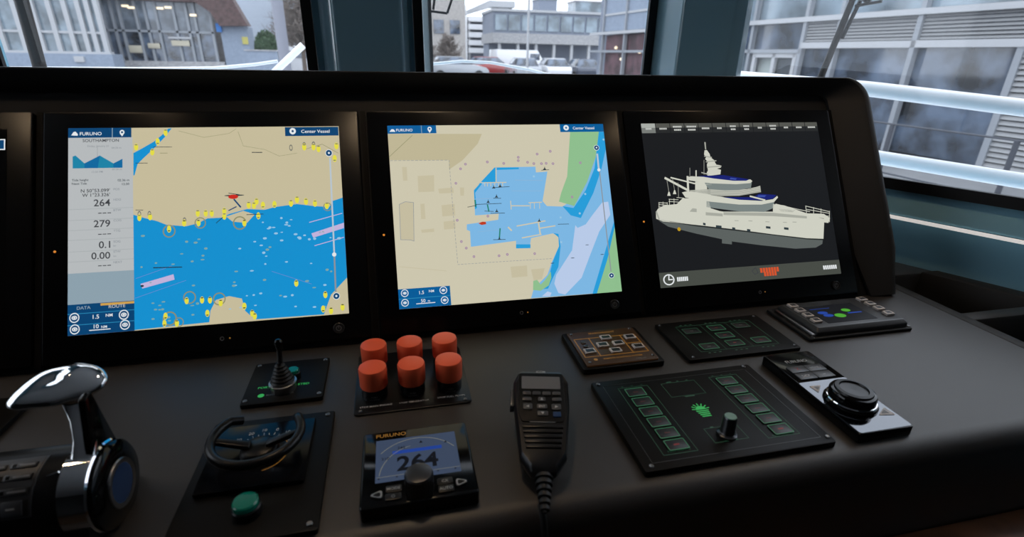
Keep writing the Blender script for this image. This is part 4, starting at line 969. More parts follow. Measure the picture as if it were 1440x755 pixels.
  ('S','ship',6,[(-65.7,217.9),(-7.5,214.2),(38.1,221.2)],0.8),
  ('P','ship',5,[(-94.0,241.8),(-71.3,239.5),(-72.4,211.8),(-97.9,214.9)]),
  ('P','shipglass',6,[(-75.5,238.6),(23.0,236.5),(19.4,225.7),(-6.2,222.8),(-35.8,222.7),(-69.1,226.6)]),
  ('P','ship',7,[(-110.7,249.3),(-101.2,251.7),(-61.2,248.8),(-3.4,240.6),(20.8,242.0),(24.5,238.6),(19.7,234.9),(-10.4,233.7),(-62.9,237.1),(-105.2,243.8)]),
  ('P','shipblue',8,[(-86.8,251.8),(-34.3,251.8),(18.4,242.1),(11.4,239.6),(-15.4,240.4),(-55.8,246.0)]),
  ('P','shipblue2',9,[(-20.4,246.5),(-7.6,244.5),(-10.4,241.9),(-23.1,243.9)]),
  ('P','shipsh',5,[(-64.8,316.1),(-61.9,316.1),(-62.8,301.9),(-65.1,301.9)]),
  ('P','ship',6,[(-66.5,300.3),(-61.7,300.8),(-57.0,293.1),(-56.2,286.6),(-49.4,281.0),(-47.9,275.5),(-46.0,272.2),(-38.0,270.9),(-37.4,266.5),(-46.0,264.6),(-38.1,262.2),(-40.6,253.6),(-66.7,251.2),(-69.5,255.5),(-65.1,261.9),(-65.8,272.7),(-62.7,278.0),(-67.8,283.6),(-64.8,287.8),(-68.8,292.2)]),
  ('S','shipsh',7,[(-68.1,289.0),(-54.5,286.5)],2),
  ('S','shipsh',7,[(-66.2,278.1),(-46.1,279.8)],2),
  ('S','shipsh',7,[(-65.4,267.8),(-37.0,269.3)],2),
  ('S','shipsh',7,[(-78.4,257.9),(-66.2,254.4)],2),
  ('S','ship',6,[(-89.5,261.5),(-90.8,252.4)],2.4),
  ('S','shipsh',6,[(-101.3,267.2),(-103.4,252.2)],0.8),
  ('S','shipsh',6,[(-70.4,281.5),(-74.3,254.6)],0.8),
  ('S','ship',6,[(-152.5,249.5),(-110.6,225.4)],4.2),
  ('S','ship',6,[(-141.2,250.2),(-97.4,238.2),(-63.2,234.9)],2.6),
  ('S','ship',6,[(-108.3,250.3),(-110.7,224.9)],4),
  ('S','shipsh',6,[(-150.3,245.2),(-149.3,223.1)],0.8),
  ('P','ship',6,[(-153.5,217.0),(-146.8,216.7),(-148.1,224.1),(-150.3,224.2)]),
  ('S','shipsh',6,[(-138.7,248.0),(-137.7,225.8)],0.8),
  ('P','ship',6,[(-141.9,219.7),(-135.2,219.4),(-136.5,226.8),(-138.7,226.9)]),
  ('S','shipsh',6,[(-129.0,240.3),(-131.6,213.0)],0.8),
  ('P','ship',6,[(-119.6,222.5),(-108.0,223.7),(-66.0,215.8),(-67.4,206.3),(-79.2,204.6),(-115.3,212.4)]),
  ('S','ship',5,[(-171.7,205.2),(-155.3,203.5)],1),
  ('S','ship',5,[(-172.2,201.6),(-155.8,199.8)],1),
  ('S','ship',5,[(-172.8,197.4),(-156.4,195.7)],1),
  ('S','ship',5,[(-151.0,210.6),(-132.7,208.8)],1),
  ('S','ship',5,[(-151.6,206.4),(-132.8,204.6)],1),
  ('S','ship',5,[(-135.0,213.1),(-121.1,211.5)],1),
  ('S','ship',5,[(-171.2,205.1),(-172.8,192.8)],1),
  ('S','ship',5,[(-163.3,205.9),(-165.0,193.5)],1),
  ('S','ship',5,[(-155.2,204.5),(-156.8,192.1)],1),
  ('S','ship',5,[(-149.9,210.6),(-151.6,198.1)],1),
  ('S','ship',5,[(-140.8,211.2),(-142.5,198.8)],1),
  ('S','shipsh',5,[(-178.4,187.8),(-175.5,176.4)],3),
  ('S','ship',5,[(67.5,192.8),(109.0,181.7),(139.2,174.9)],1.2),
  ('S','ship',5,[(132.3,186.2),(183.4,172.9)],1.2),
  ('S','ship',5,[(133.7,179.5),(182.8,169.6)],1.2),
  ('S','ship',5,[(83.4,177.3),(180.5,164.1)],1.2),
  ('S','ship',5,[(132.3,186.2),(131.6,168.0)],1.2),
  ('S','ship',5,[(183.6,174.0),(179.7,153.1)],1.2),
  ('S','ship',5,[(165.4,179.3),(162.3,162.8)],1.2),
  ('S','ship',5,[(149.4,182.7),(146.6,166.8)],1.2),
  ('P','ship',6,[(132.3,171.9),(169.9,169.1),(182.3,160.2),(176.8,151.0),(166.9,152.6),(168.3,160.3),(131.5,167.5)]),
  ('P','shipsh',5,[(72.1,183.3),(108.6,179.5),(101.7,175.4),(76.1,177.7)]),
  ('P','ship',5,[(61.5,193.0),(85.4,189.3),(132.3,171.9),(131.3,166.4),(58.9,177.3)]),
  ('P','dark2',7,[(-89.4,164.5),(-84.4,163.2),(-85.0,159.0),(-90.0,160.3)]),
  ('P','dark2',7,[(-64.1,158.5),(-52.7,156.9),(-53.4,152.7),(-64.7,154.3)]),
  ('P','dark2',7,[(-31.4,153.2),(-25.2,151.8),(-25.8,147.6),(-32.1,149.0)]),
  ('P','dark2',7,[(-1.2,148.4),(5.7,147.0),(5.0,142.8),(-1.9,144.2)]),
  ('P','dark2',7,[(39.4,151.7),(48.9,150.2),(48.2,145.9),(38.7,147.5)]),
  ('P','dark2',7,[(77.7,147.7),(87.3,146.1),(86.6,141.8),(77.0,143.4)]),
  ('P','shipsh',7,[(-24.5,165.8),(-16.3,165.2),(-16.6,163.9),(-24.7,164.5)]),
  ('P','shipsh',7,[(4.2,163.9),(12.5,163.3),(12.3,161.9),(4.0,162.6)]),
  ('P','shipsh',7,[(39.7,160.6),(48.1,159.9),(47.8,158.6),(39.5,159.3)]),
  ('P','shipsh',7,[(77.0,157.7),(85.5,157.1),(85.3,155.7),(76.8,156.4)]),
  ('P','shipsh',7,[(97.9,157.3),(106.5,156.6),(106.2,155.2),(97.7,155.9)]),
  ('P','shipsh',7,[(-81.2,183.5),(-47.0,179.4),(-47.8,174.1),(-82.0,177.8)]),
  ('P','shipsh',7,[(-106.8,192.0),(-98.5,190.6),(-99.4,184.3),(-113.3,186.0)]),
  ('O','yellow2',4,(-138.5,154.9),(3.3,3.6),0),
  ('P','hulld',3,[(-54.7,135.9),(-34.9,132.7),(-36.6,121.3),(-56.5,124.5)]),
 ],
}
# ------------------------------------------------------------------ wheelhouse shell
FZ, CZ = -0.9, 1.15                    # floor and ceiling heights; z = 0 is the console top
HX = 0.50                              # the wheelhouse is symmetric about x = 0.5
def mir(p): return (2 * HX - p[0], p[1])
W0, W1, W2 = (1.345, 0.78), (2.30, -0.965), (2.30, -2.6)          # right side, front corner to stern
pts = [W0, W1, W2]
plan = [mir(W0), W0, W1, W2, mir(W2), mir(W1)]
struct(MB().prism(plan, FZ - 0.05, FZ).build('floor', 'floor_wood'), 'brown wooden wheelhouse floor under the console')
struct(MB().prism([(HX + (x - HX) * 1.03, y * 1.06) for x, y in plan], CZ, CZ + 0.06).build('ceiling', 'ceiling_white'), 'pale wheelhouse ceiling above the console')
def wall(name, a, b, openings, label, z0=FZ, z1=CZ, t=0.05, m='teal_sill'):
    """wall from plan point a to b (inside on the left), openings = list of (u0,u1,z0,z1)"""
    L = math.hypot(b[0] - a[0], b[1] - a[1]); ang = math.atan2(b[1] - a[1], b[0] - a[0])
    mb = MB(); u = 0.0
    for (u0, u1, h0, h1) in sorted(openings):
        if u0 > u + 1e-4: mb.box(u, u0, -t, 0, z0, z1)
        mb.box(u0, u1, -t, 0, z0, h0); mb.box(u0, u1, -t, 0, h1, z1); u = u1
    if u < L - 1e-4: mb.box(u, L, -t, 0, z0, z1)
    o = mb.build(name, m, None, smooth=False); o.location = (a[0], a[1], 0); o.rotation_euler = (0, 0, ang)
    struct(o, label)
    return a, ang, t
wcount = [0]
def window(w, u0, u1, h0, h1, label, fw=0.024, glass=True):
    a, ang, t = w; wcount[0] += 1
    o = MB().ring2(rrect(u0, u1, h0, h1, 0.05), rrect(u0 + fw, u1 - fw, h0 + fw, h1 - fw, 0.04), -0.012, 0.0).build('window_%d' % wcount[0], 'frame_rubber', None)
    o.rotation_euler = (R(90), 0, ang); d = Vector((math.cos(ang), math.sin(ang), 0)); n = Vector((-d.y, d.x, 0))
    o.location = Vector((a[0], a[1], 0)) + n * 0.001; struct(o, label)
    MB().prism(rrect(u0 + 0.005, u1 - 0.005, h0 + 0.005, h1 - 0.005, 0.045), 0.010, 0.016).build('glass_pane', 'window_glass', o)
    return o
WB = 0.155; WT = 0.95
# front wall runs right to left seen from inside so that the inside lies on its left
fr = wall('wall_front', W0, mir(W0), [(0.045, 0.722, WB, WT), (0.968, 1.674, WB, WT)], 'teal painted front wall below and between the front windows')
window(fr, 0.045, 0.722, WB, WT, 'front window right of the middle pillar, with parked cars behind it')
window(fr, 0.968, 1.674, WB, WT, 'front window left of the middle pillar, with a glazed building behind it')
rl = math.hypot(W1[0] - W0[0], W1[1] - W0[1])
rw = wall('wall_right', W1, W0, [(0.12, rl - 0.205, WB, WT)], 'teal painted angled wall under the right window')
window(rw, 0.12, rl - 0.205, WB, WT, 'large angled right window looking onto a louvred facade')
lw = wall('wall_left', mir(W0), mir(W1), [(0.205, rl - 0.12, WB, WT)], 'teal painted angled wall at the left of the wheelhouse')
window(lw, 0.205, rl - 0.12, WB, WT, 'angled window at the left of the wheelhouse')
wall('wall_starboard', W2, W1, [], 'dark side wall behind the helm on the right', m='cabin_dark')
wall('wall_port', mir(W1), mir(W2), [], 'dark side wall behind the helm on the left', m='cabin_dark')
wall('wall_back', mir(W2), W2, [], 'dark rear wall of the wheelhouse', m='cabin_dark')
# pillars between the windows: rounded columns
def fillet(poly, r, n=6):
    out = []
    for i in range(len(poly)):
        p0, p1, p2 = Vector(poly[i - 1]), Vector(poly[i]), Vector(poly[(i + 1) % len(poly)])
        a, b = (p0 - p1).normalized(), (p2 - p1).normalized(); h = a.angle(b) / 2; d = min(r / math.tan(h), (p0 - p1).length * .48, (p2 - p1).length * .48)
        A, B = p1 + a * d, p1 + b * d
        for k in range(n + 1):
            t = k / n; out.append(tuple(A * (1 - t) ** 2 + p1 * 2 * t * (1 - t) + B * t * t))
    return out
mp = fillet([(0.434, 0.672), (0.592, 0.672), (0.612, 0.775), (0.60, 0.80), (0.405, 0.80), (0.392, 0.775)], 0.016, 6)
struct(MB().prism(mp, WB - 0.03, WT + 0.03).build('pillar', 'teal_paint'), 'teal rounded pillar between the two front windows')
cp = fillet([(1.300, 0.628), (1.405, 0.555), (1.440, 0.560), (1.475, 0.585), (1.36, 0.80), (1.312, 0.80), (1.302, 0.775)], 0.014, 6)
struct(MB().prism(cp, WB - 0.03, WT + 0.03).build('pillar', 'teal_paint'), 'teal rounded corner pillar between front window and angled right window')
struct(MB().prism([(mir(p)[0] - 0.031, p[1]) for p in cp], WB - 0.03, WT + 0.03).build('pillar', 'teal_paint'), 'teal rounded corner pillar at the left end of the front windows')
# slim dark-teal window jamb beside the corner pillar
# sill ledge and white strip with its own glow on the angled right wall
sd = MB()
a, ang, t = rw
sdir = Vector((math.cos(ang), math.sin(ang), 0))
o = MB().prism([(0.0, 0.097), (0.022, 0.103), (0.022, 0.108), (0.0, 0.153)], 0.1, rl - 0.15).build('trim_1', 'teal_sill')
o.matrix_world = Matrix.Translation((a[0], a[1], 0)) @ Matrix.Rotation(ang, 4, 'Z') @ Matrix(((0, 0, 1, 0), (1, 0, 0, 0), (0, 1, 0, 0), (0, 0, 0, 1)))
struct(o, 'sloping teal sill under the angled right window')
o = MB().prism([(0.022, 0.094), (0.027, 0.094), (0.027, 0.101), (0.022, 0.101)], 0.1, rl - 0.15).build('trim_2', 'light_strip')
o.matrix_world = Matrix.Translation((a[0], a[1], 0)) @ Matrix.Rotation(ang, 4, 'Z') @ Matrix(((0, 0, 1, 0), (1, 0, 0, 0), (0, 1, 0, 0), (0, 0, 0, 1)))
struct(o, 'thin lit white strip along the teal sill under the right window')
# warm ceiling downlights
for k, (x, y, nm) in enumerate(((-0.32, -0.05, 'left end'), (0.55, -0.05, 'middle'), (1.42, -0.05, 'right end'))):
    o = MB().lathe([(0.055, 0.0), (0.055, 0.008), (0.045, 0.010)], (x, y, CZ - 0.0105), 'z', 24).build('ceiling_light', 'alu')
    tag(o, 'warm round downlight in the ceiling over the %s of the console' % nm, 'light', 'ceiling downlights')
    MB().lathe([(0.043, -0.002), (0.043, 0.0)], (x, y, CZ - 0.011), 'z', 24).build('diffuser', 'lamp_warm', o)
    MB().lathe([(0.046, 0.0), (0.046, -0.085), (0.050, -0.085), (0.050, 0.0)], (x, y, CZ - 0.0110), 'z', 28, cap=False).build('cutoff_shroud', 'black_matte', o)  # unseen tube added to keep lamp light off the pillars and hood

# ------------------------------------------------------------------ console
TILT = R(29.3507)
con = empty('helm_console', 'long dark leather covered helm console with hooded screen bank', 'console')
# worktop: slab with rounded front edge, profile in the YZ plane swept along X
prof = [(0.06, 0.0), (-0.338, 0.0)] + [(-0.338 - 0.026 * math.sin(R(a)), -0.026 + 0.026 * math.cos(R(a))) for a in (15, 30, 45, 60, 75, 90)] + [(-0.360, -0.22), (-0.33, -0.24), (0.06, -0.24)]
MB().loft([[(x, y, z) for y, z in prof] for x in (-0.85, 1.516)]).build('worktop', 'leather', con, angle=50)
MB().loft([[(x, y, z) for y, z in [(0.06, -0.002), (0.06, 0.001), (-0.338, 0.001)] + [(-0.338 - 0.027 * math.sin(R(a)), -0.026 + 0.027 * math.cos(R(a))) for a in (30, 60, 90)] + [(-0.33, -0.20), (0.0, -0.20)]] for x in (1.516, 1.540)]).build('edge_strip', 'hood_leather', con, bevel=0.003)
MB().box(-0.85, 1.54, -0.30, 0.30, -0.88, -0.24).build('base_cabinet', 'black_matte', con)
MB().box(-0.85, 1.60, -0.412, -0.361, -0.170, -0.136).build('wooden_rail', 'wood', con, bevel=0.008)['label'] = 'brown wooden rail along the console front'
# monitor bank frame: everything in monitor-plane coordinates (x, s up the slope, off towards the viewer)
ct, st = math.cos(TILT), math.sin(TILT)
def mp3(x, s, off): return (x, s * st - off * ct, s * ct + off * st)
MR = (math.pi / 2 - TILT, 0, 0)
def arc(cx, cy, r, n=8): return [(cx + r * math.sin(R(90 * k / n)), cy + r * math.cos(R(90 * k / n))) for k in range(n + 1)]
outer = [(-1.0, 0.437)] + arc(1.437, 0.389, 0.048) + [(1.485, 0.25), (1.485, 0.092), (1.485, 0.004)]
inner = [(-1.0, 0.4150)] + arc(1.390, 0.3950, 0.020) + [(1.410, 0.25), (1.412, 0.092), (1.436, 0.004)]
ks = [1.0] * (len(outer) - 2) + [1.0, 0.12]
sec = [(0.0, -0.10), (0.0, 0.010), (0.02, 0.017), (0.07, 0.022), (0.15, 0.024), (0.24, 0.023), (0.31, 0.018), (1.0, -0.006), (1.0, -0.05), (0.5, -0.10)]
rings = []
for (ox, oy), (ix, iy), k in zip(outer, inner, ks):
    rings.append([mp3(ox + (ix - ox) * f, oy + (iy - oy) * f, (off * k if off > 0 else off)) for f, off in sec])
MB().loft(rings).build('hood', 'hood_leather', con, angle=35)
mb = MB(); mb.loft([[mp3(x, 0.425, -0.012), mp3(x, 0.0, -0.012), mp3(x, 0.02, -0.085), mp3(x, 0.425, -0.085)] for x in (-1.0, 1.435)]).build('backing_panel', 'black_matte', con)
for k in range(4):
    xg = 0.0565 + 0.4505 * (k - 0) if k else 0.0545
    if k == 3: xg = 1.4065
    mb = MB(); w = 0.004; mb.loft([[mp3(xg + dx, s, o) for dx, o in ((-w, -0.012), (w, -0.012), (w, -0.003), (-w, -0.003))] for s in (0.01, 0.3795)]).build('divider', 'plate', con)

# ------------------------------------------------------------------ monitors
def screen_graphics(root, items, z0):
    """flat pixels of the display, layered a fraction of a millimetre apart; mm coordinates in the screen plane"""
    keys = []; mb = MB(); tb = MB(); tkeys = []
    for it in items:
        k = 's_' + it[1]; z = z0 + 0.00012 * it[2]
        if it[0] == 'T':
            if k not in tkeys: tkeys.append(k)
            tb.mi = tkeys.index(k); _, _, _, s, (x, y), size, al = it
            put_text(tb, s, x / 1000, y / 1000, size / 1000, z, al); continue
        if k not in keys: keys.append(k)
        mb.mi = keys.index(k)
        if it[0] == 'P': mb.flat([(x / 1000, y / 1000) for x, y in it[3]], z)
        elif it[0] == 'S': stroke(mb, [(x / 1000, y / 1000) for x, y in it[3]], it[4] / 1000, z)
        elif it[0] == 'O':
            (x, y), (rx, ry), h = it[3], it[4], it[5]; x /= 1000; y /= 1000; rx /= 1000; ry /= 1000
            n = 10 if rx < 0.004 else 20
            if h: mb.ring2(circ(x, y, rx, n, ry), circ(x, y, rx * h, n, ry * h), z, z + 0.00002)
            else: mb.flat(circ(x, y, rx, n, ry), z)
    return mb, keys, tb, tkeys
def monitor(xc, items, label, bg, controls=True):
    root = empty('monitor', label, 'monitor', (xc, 0, 0), MR, 'monitors in the console bank')
    MB().prism(rrect(-0.2195, 0.2195, 0.0125, 0.3785, 0.004, 3), -0.0119, 0.0).build('bezel', 'bezel_glass', root, bevel=0.0012)
    sc = MB().prism(rect(-0.188, 0.188, 0.052, 0.353), 0.0, 0.0002).build('screen', bg, root, smooth=False)
    mb, keys, tb, tk = screen_graphics(root, items, 0.0002)
    if keys: mb.build('chart_picture', keys, sc, smooth=False, keepn=True)
    if tk: tb.build('screen_lettering', tk, sc, smooth=False, keepn=True)
    if controls:
        b = MB().lathe([(0.0085, 0), (0.0085, 0.0015), (0.0072, 0.0022), (0.0060, 0.0016)], (0.172, 0.0305, 0.0), 'z', 28).build('power_knob', 'satin_black', root)
        m = MB(); m.ring2(circ(0.172, 0.0305, 0.0040, 20), circ(0.172, 0.0305, 0.0032, 20), 0.0018, 0.0020); m.box(0.1716, 0.1724, 0.0305, 0.0350, 0.0018, 0.0020); m.build('power_symbol', 'print_grey', b)
        m = MB(); m.ring2(circ(0.008, 0.0300, 0.0030, 14), circ(0.008, 0.0300, 0.0020, 14), 0.0, 0.0003); m.build('touch_mark', 'print_grey', root)
        MB().lathe([(0.0012, 0), (0.0008, 0.0004)], (0.0185, 0.0300, 0.0), 'z', 10).build('status_light', 'amber_lit', root)
        MB().lathe([(0.0018, 0), (0.0012, 0.0005)], (-0.2045, 0.1720, 0.0), 'z', 10).build('brightness_sensor', 'led_orange', root)
    return root
monitor(-0.1715, SCREENS['M0'], 'leftmost dark monitor, cut off by the picture edge, with one small blue button', 'bezel_glass', False)
monitor(0.2803, SCREENS['M1'], 'chart monitor with white data column reading 264 and yellow buoys along a blue sea', 's_land')
monitor(0.7325, SCREENS['M2'], 'middle chart monitor zoomed onto a pale blue harbour basin', 's_land2')
monitor(1.1818, SCREENS['M3'], 'right monitor showing a white yacht on a dark background', 's_m3bg')
# ------------------------------------------------------------------ instruments on the worktop
def screws(root, spots, z, r=0.0028):
    m0 = None
    for x, y in spots:
        if m0 is None:
            m0 = MB().lathe([(r, 0), (r, 0.0007), (r * .8, 0.0013), (r * .3, 0.0009)], (0, 0, 0), 'z', 12).build('screw', 'screw', root, loc=(x, y, z)); me = m0.data
        else: link('screw', me, root, (x, y, z))
# --- bow thruster joystick plate
t = empty('joystick_panel', 'square black joystick plate with rubber-bellows stick and small green button', 'panel', (0.3915, -0.0805, 0))
MB().prism(rrect(-0.0497, 0.0497, -0.0490, 0.0475, 0.003), 0, 0.006).build('plate', 'plate', t, bevel=0.001)
screws(t, [(-0.0437, 0.0453 - 0.004), (0.0445, 0.0413), (0.0448, -0.0403), (-0.0446, -0.0403)], 0.006)
s = MB().lathe([(0.0158, 0), (0.0158, 0.0075), (0.0172, 0.0085), (0.0172, 0.0105), (0.0150, 0.0115)], (-0.0017, -0.020, 0.006), 'z', 36).build('collar', 'brushed', t); s['label'] = 'brushed metal collar'
pr = []
for k in range(6):
    r0 = 0.0145 - 0.0017 * k; pr += [(r0, 0.0115 + 0.0045 * k), (r0 + 0.0006, 0.0115 + 0.0045 * k + 0.0016), (r0 - 0.0016, 0.0115 + 0.0045 * k + 0.0036)]
MB().lathe(pr + [(0.0040, 0.040)], (-0.0017, -0.020, 0.006), 'z', 28).build('bellows', 'rubber', t, angle=60)
st_ = MB().tube([(-0.0012, -0.020, 0.042), (0.0000, -0.019, 0.055), (0.0008, -0.0185, 0.066)], 0.0034, 14).build('stick', 'dark_metal', t)
MB().lathe([(0.0030, 0), (0.0040, 0.003), (0.0052, 0.010), (0.0050, 0.0125), (0.0032, 0.0150), (0.0, 0.0158)], (0.0008, -0.0185, 0.063), 'z', 20).build('grip', 'gloss_black', st_)
b = MB().lathe([(0.0090, 0), (0.0090, 0.008), (0.0080, 0.009)], (0.0075, 0.0035, 0.006), 'z', 24).build('push_button', 'satin_black', t)
MB().lathe([(0.0075, 0.009), (0.0075, 0.0125), (0.0066, 0.0135)], (0.0075, 0.0035, 0.006), 'z', 24).build('green_cap', 'green_cap', b)['label'] = 'green button top'
m = MB(); put_text(m, 'PORT', -0.0345, -0.0160, 0.0062, 0.0061); put_text(m, 'STBD', 0.0150, -0.0165, 0.0062, 0.0061); m.flat(circ(-0.0275, -0.0318, 0.0040, 16), 0.0061); m.build('green_lettering', 'green_bright', t, smooth=False, keepn=True)
m = MB(); put_text(m, 'BOW THRUSTER', -0.0210, -0.0335, 0.0045, 0.0061); m.build('grey_lettering', 'print_grey', t, smooth=False, keepn=True)

# --- six red stop buttons
t = empty('stop_button_panel', 'black plate with six red mushroom buttons in two rows', 'panel', (0.5560, -0.1015, 0))
MB().prism(rrect(-0.0745, 0.0745, -0.0705, 0.0705, 0.006), 0, 0.0025).build('plate', 'satin_black', t, bevel=0.0007)
screws(t, [(-0.066, 0.064), (0.066, 0.064), (0.066, -0.064), (-0.066, -0.064)], 0.0025, 0.0022)
cm = None
for iy, y in enumerate((-0.0300, 0.0265)):
    for ix, x in enumerate((-0.049, 0.0, 0.049)):
        if cm is None:
            b = MB().lathe([(0.0165, 0), (0.0165, 0.008), (0.0150, 0.010), (0.0150, 0.020)], (0, 0, 0.0025), 'z', 32).build('stop_button', 'satin_black', t)
            c = MB().lathe([(0.0150, 0.0150), (0.0172, 0.0150), (0.0177, 0.0165), (0.0178, 0.0400), (0.0170, 0.0422), (0.0150, 0.0428), (0.0, 0.0425)], (0, 0, 0.0025), 'z', 40).build('red_cap', 'red_cap', b, angle=50)
            p = MB(); put_text(p, 'PUSH', 0, 0, 0.0032, 0, 'C'); put_text(p, 'TO STOP', 0, -0.0040, 0.0032, 0, 'C')
            p.M = Matrix()
            pm = p.build('collar_lettering', 'print_grey', b, smooth=False, keepn=True, loc=(0, -0.01665, 0.0075), rot=(R(90), 0, 0))
            cm = (b.data, c.data, pm.data); b.location = (x, y, 0)
        else:
            b = link('stop_button', cm[0], t, (x, y, 0)); link('red_cap', cm[1], b); link('collar_lettering', cm[2], b, (0, -0.01665, 0.0075), (R(90), 0, 0))
m = MB()
for (x, y, s) in ((-0.047, -0.0575, 'STOP MAIN ENGINE'), (0.001, -0.0575, 'STOP GENERATOR'), (0.049, -0.0560, 'STOP FUEL PUMPS'), (-0.047, -0.0025, 'FIRE PUMP'), (0.001, 0.0, 'STOP FANS'), (0.049, 0.0, 'STOP PUMPS')): put_text(m, s, x, y, 0.0045, 0.0026, 'C')
m.build('plate_lettering', 'print_white', t, smooth=False, keepn=True)

# --- rudder tiller panel
t = empty('tiller_panel', 'tall black plate with curved steering bar over a graduated dial and one green button', 'panel', (0.3918, -0.2500, 0))
MB().prism(rrect(-0.0678, 0.0678, -0.0900, 0.0890, 0.003), 0, 0.006).build('plate', 'plate', t, bevel=0.001)
screws(t, [(-0.0625, 0.0825), (0.0600, 0.0825), (0.0597, -0.0815), (-0.0600, -0.0815)], 0.006)
dl = MB().prism(rrect(-0.0570, 0.0480, -0.0285, 0.0720, 0.002), 0.006, 0.0115).build('dial_face', 'dial_black', t, bevel=0.0008)
m = MB(); dc = (-0.0035, 0.0205)
for k, s in zip(range(-3, 3), ('30', '20', '10', '0', '10', '20')):
    an = R(90 - 21 * (k + 0.5) * 1.0 - 6); put_text(m, s, dc[0] + 0.0385 * math.cos(an), dc[1] + 0.0385 * math.sin(an) - 0.0018, 0.0062, 0.0117, 'C')
for k in range(13):
    an = R(90 - 10.5 * (k - 6) - 6); c_, s_ = math.cos(an), math.sin(an); stroke(m, [(dc[0] + 0.0300 * c_, dc[1] + 0.0300 * s_), (dc[0] + (0.0335 if k % 2 else 0.0320) * c_, dc[1] + (0.0335 if k % 2 else 0.0320) * s_)], 0.0007, 0.0117)
m.build('dial_lettering', 'print_white', dl, smooth=False, keepn=True)
m = MB(); pts = [(dc[0] + 0.0285 * math.cos(R(a)), dc[1] + 0.0285 * math.sin(R(a))) for a in range(-75, 46, 6)]; stroke(m, pts, 0.0008, 0.0117); m.build('dial_arc', 'amber_lit', dl, smooth=False, keepn=True)
hub = MB().lathe([(0.0200, 0.0115), (0.0200, 0.016), (0.0185, 0.020), (0.0150, 0.0225), (0.0, 0.0235)], (dc[0], dc[1], 0), 'z', 36).build('hub', 'satin_black', t)
bar = [(dc[0] + 0.0445 * math.cos(R(a)), dc[1] + 0.0445 * math.sin(R(a)), 0.036) for a in range(-222, 27, 8)]
bar = [(bar[0][0] + 0.010, bar[0][1] + 0.006, 0.031)] + bar + [(bar[-1][0] - 0.002, bar[-1][1] + 0.006, 0.035), (bar[-1][0] - 0.003, bar[-1][1] + 0.008, 0.033)]
MB().tube(bar, 0.0050, 16).build('steering_bar', 'satin_black', t, angle=60)
MB().loft([[(dc[0] - 0.008, dc[1] - 0.0060, 0.0205), (dc[0] - 0.008, dc[1] + 0.0060, 0.0205), (dc[0] - 0.008, dc[1] + 0.0050, 0.026), (dc[0] - 0.008, dc[1] - 0.0050, 0.026)], [(dc[0] - 0.042, dc[1] - 0.0045, 0.032), (dc[0] - 0.042, dc[1] + 0.0035, 0.032), (dc[0] - 0.042, dc[1] + 0.0030, 0.037), (dc[0] - 0.042, dc[1] - 0.0040, 0.037)]]).build('bar_arm', 'satin_black', t, bevel=0.0012)
MB().loft([[(dc[0] + 0.008, dc[1] - 0.0060, 0.0205), (dc[0] + 0.008, dc[1] + 0.0060, 0.0205), (dc[0] + 0.008, dc[1] + 0.0050, 0.026), (dc[0] + 0.008, dc[1] - 0.0050, 0.026)], [(dc[0] + 0.042, dc[1] - 0.0045, 0.032), (dc[0] + 0.042, dc[1] + 0.0035, 0.032), (dc[0] + 0.042, dc[1] + 0.0030, 0.037), (dc[0] + 0.042, dc[1] - 0.0040, 0.037)]]).build('bar_arm', 'satin_black', t, bevel=0.0012)
b = MB().lathe([(0.0135, 0), (0.0135, 0.009), (0.0125, 0.010)], (0.0000, -0.0560, 0.006), 'z', 28).build('push_button', 'satin_black', t)
MB().lathe([(0.0118, 0.010), (0.0118, 0.0145), (0.0105, 0.0160), (0.0, 0.0162)], (0.0000, -0.0560, 0.006), 'z', 28).build('green_cap', 'green_cap', b)['label'] = 'green button top'

# --- autopilot display
t = empty('autopilot_display', 'square black autopilot unit showing 264 above a round knurled knob', 'display', (0.5554, -0.2822, 0))
MB().prism(rrect(-0.0580, 0.0580, -0.0545, 0.0542, 0.004), 0, 0.0180).build('body', 'gloss_black', t, bevel=0.0022, bseg=3)
sc = MB().prism(rect(-0.0435, 0.0435, -0.0235, 0.0390), 0.0178, 0.0182).build('screen', 's_autopilot', t, smooth=False)
m = MB(); put_text(m, '264', 0.0, -0.0105, 0.0290, 0.0184, 'C', 1.0, True); put_text(m, '240', -0.0205, 0.0215, 0.0055, 0.0184); put_text(m, '210', -0.0375, 0.0075, 0.0055, 0.0184)
for x in (-0.040, -0.022, 0.020, 0.038): m.flat(circ(x, -0.0185, 0.0010, 10), 0.0184)
m.flat([(0.0030, 0.0270), (0.0070, 0.0270), (0.0050, 0.0310)], 0.0184); m.flat([(0.030, 0.0225), (0.0335, 0.0225), (0.032, 0.0255)], 0.0184)
m.build('screen_lettering', 's_ink', sc, smooth=False, keepn=True)
m = MB(); pts = [(0.052 * math.cos(R(a)) * 0.98, -0.018 + 0.054 * math.sin(R(a))) for a in range(38, 143, 5)]; stroke(m, pts, 0.0007, 0.01832)
pts = [(0.040 * math.cos(R(a)), -0.020 + 0.045 * math.sin(R(a))) for a in range(100, 178, 6)]; stroke(m, pts, 0.0006, 0.01832); stroke(m, [(-0.0425, -0.0165), (0.0425, -0.0165)], 0.0005, 0.01832); m.build('heading_scale', 's_grey', sc, smooth=False, keepn=True)
MB().prism(rect(-0.0260, 0.0270, 0.0145, 0.0195), 0.0182, 0.01828).build('rudder_bar', 's_autobar', sc, smooth=False)
m = MB(); put_text(m, 'FURUNO', -0.0435, 0.0440, 0.0078, 0.0181, 'L', 1.05); m.build('maker_lettering', 'amber_lit', t, smooth=False, keepn=True)
kn = []
for k in range(64):
    a = 2 * math.pi * k / 64; rr = 0.0142 if k % 2 else 0.0136; kn.append((rr * math.cos(a), -0.0395 + rr * math.sin(a)))
kb = MB().prism(kn, 0.018, 0.0375).build('knob', 'dark_metal', t, angle=20)
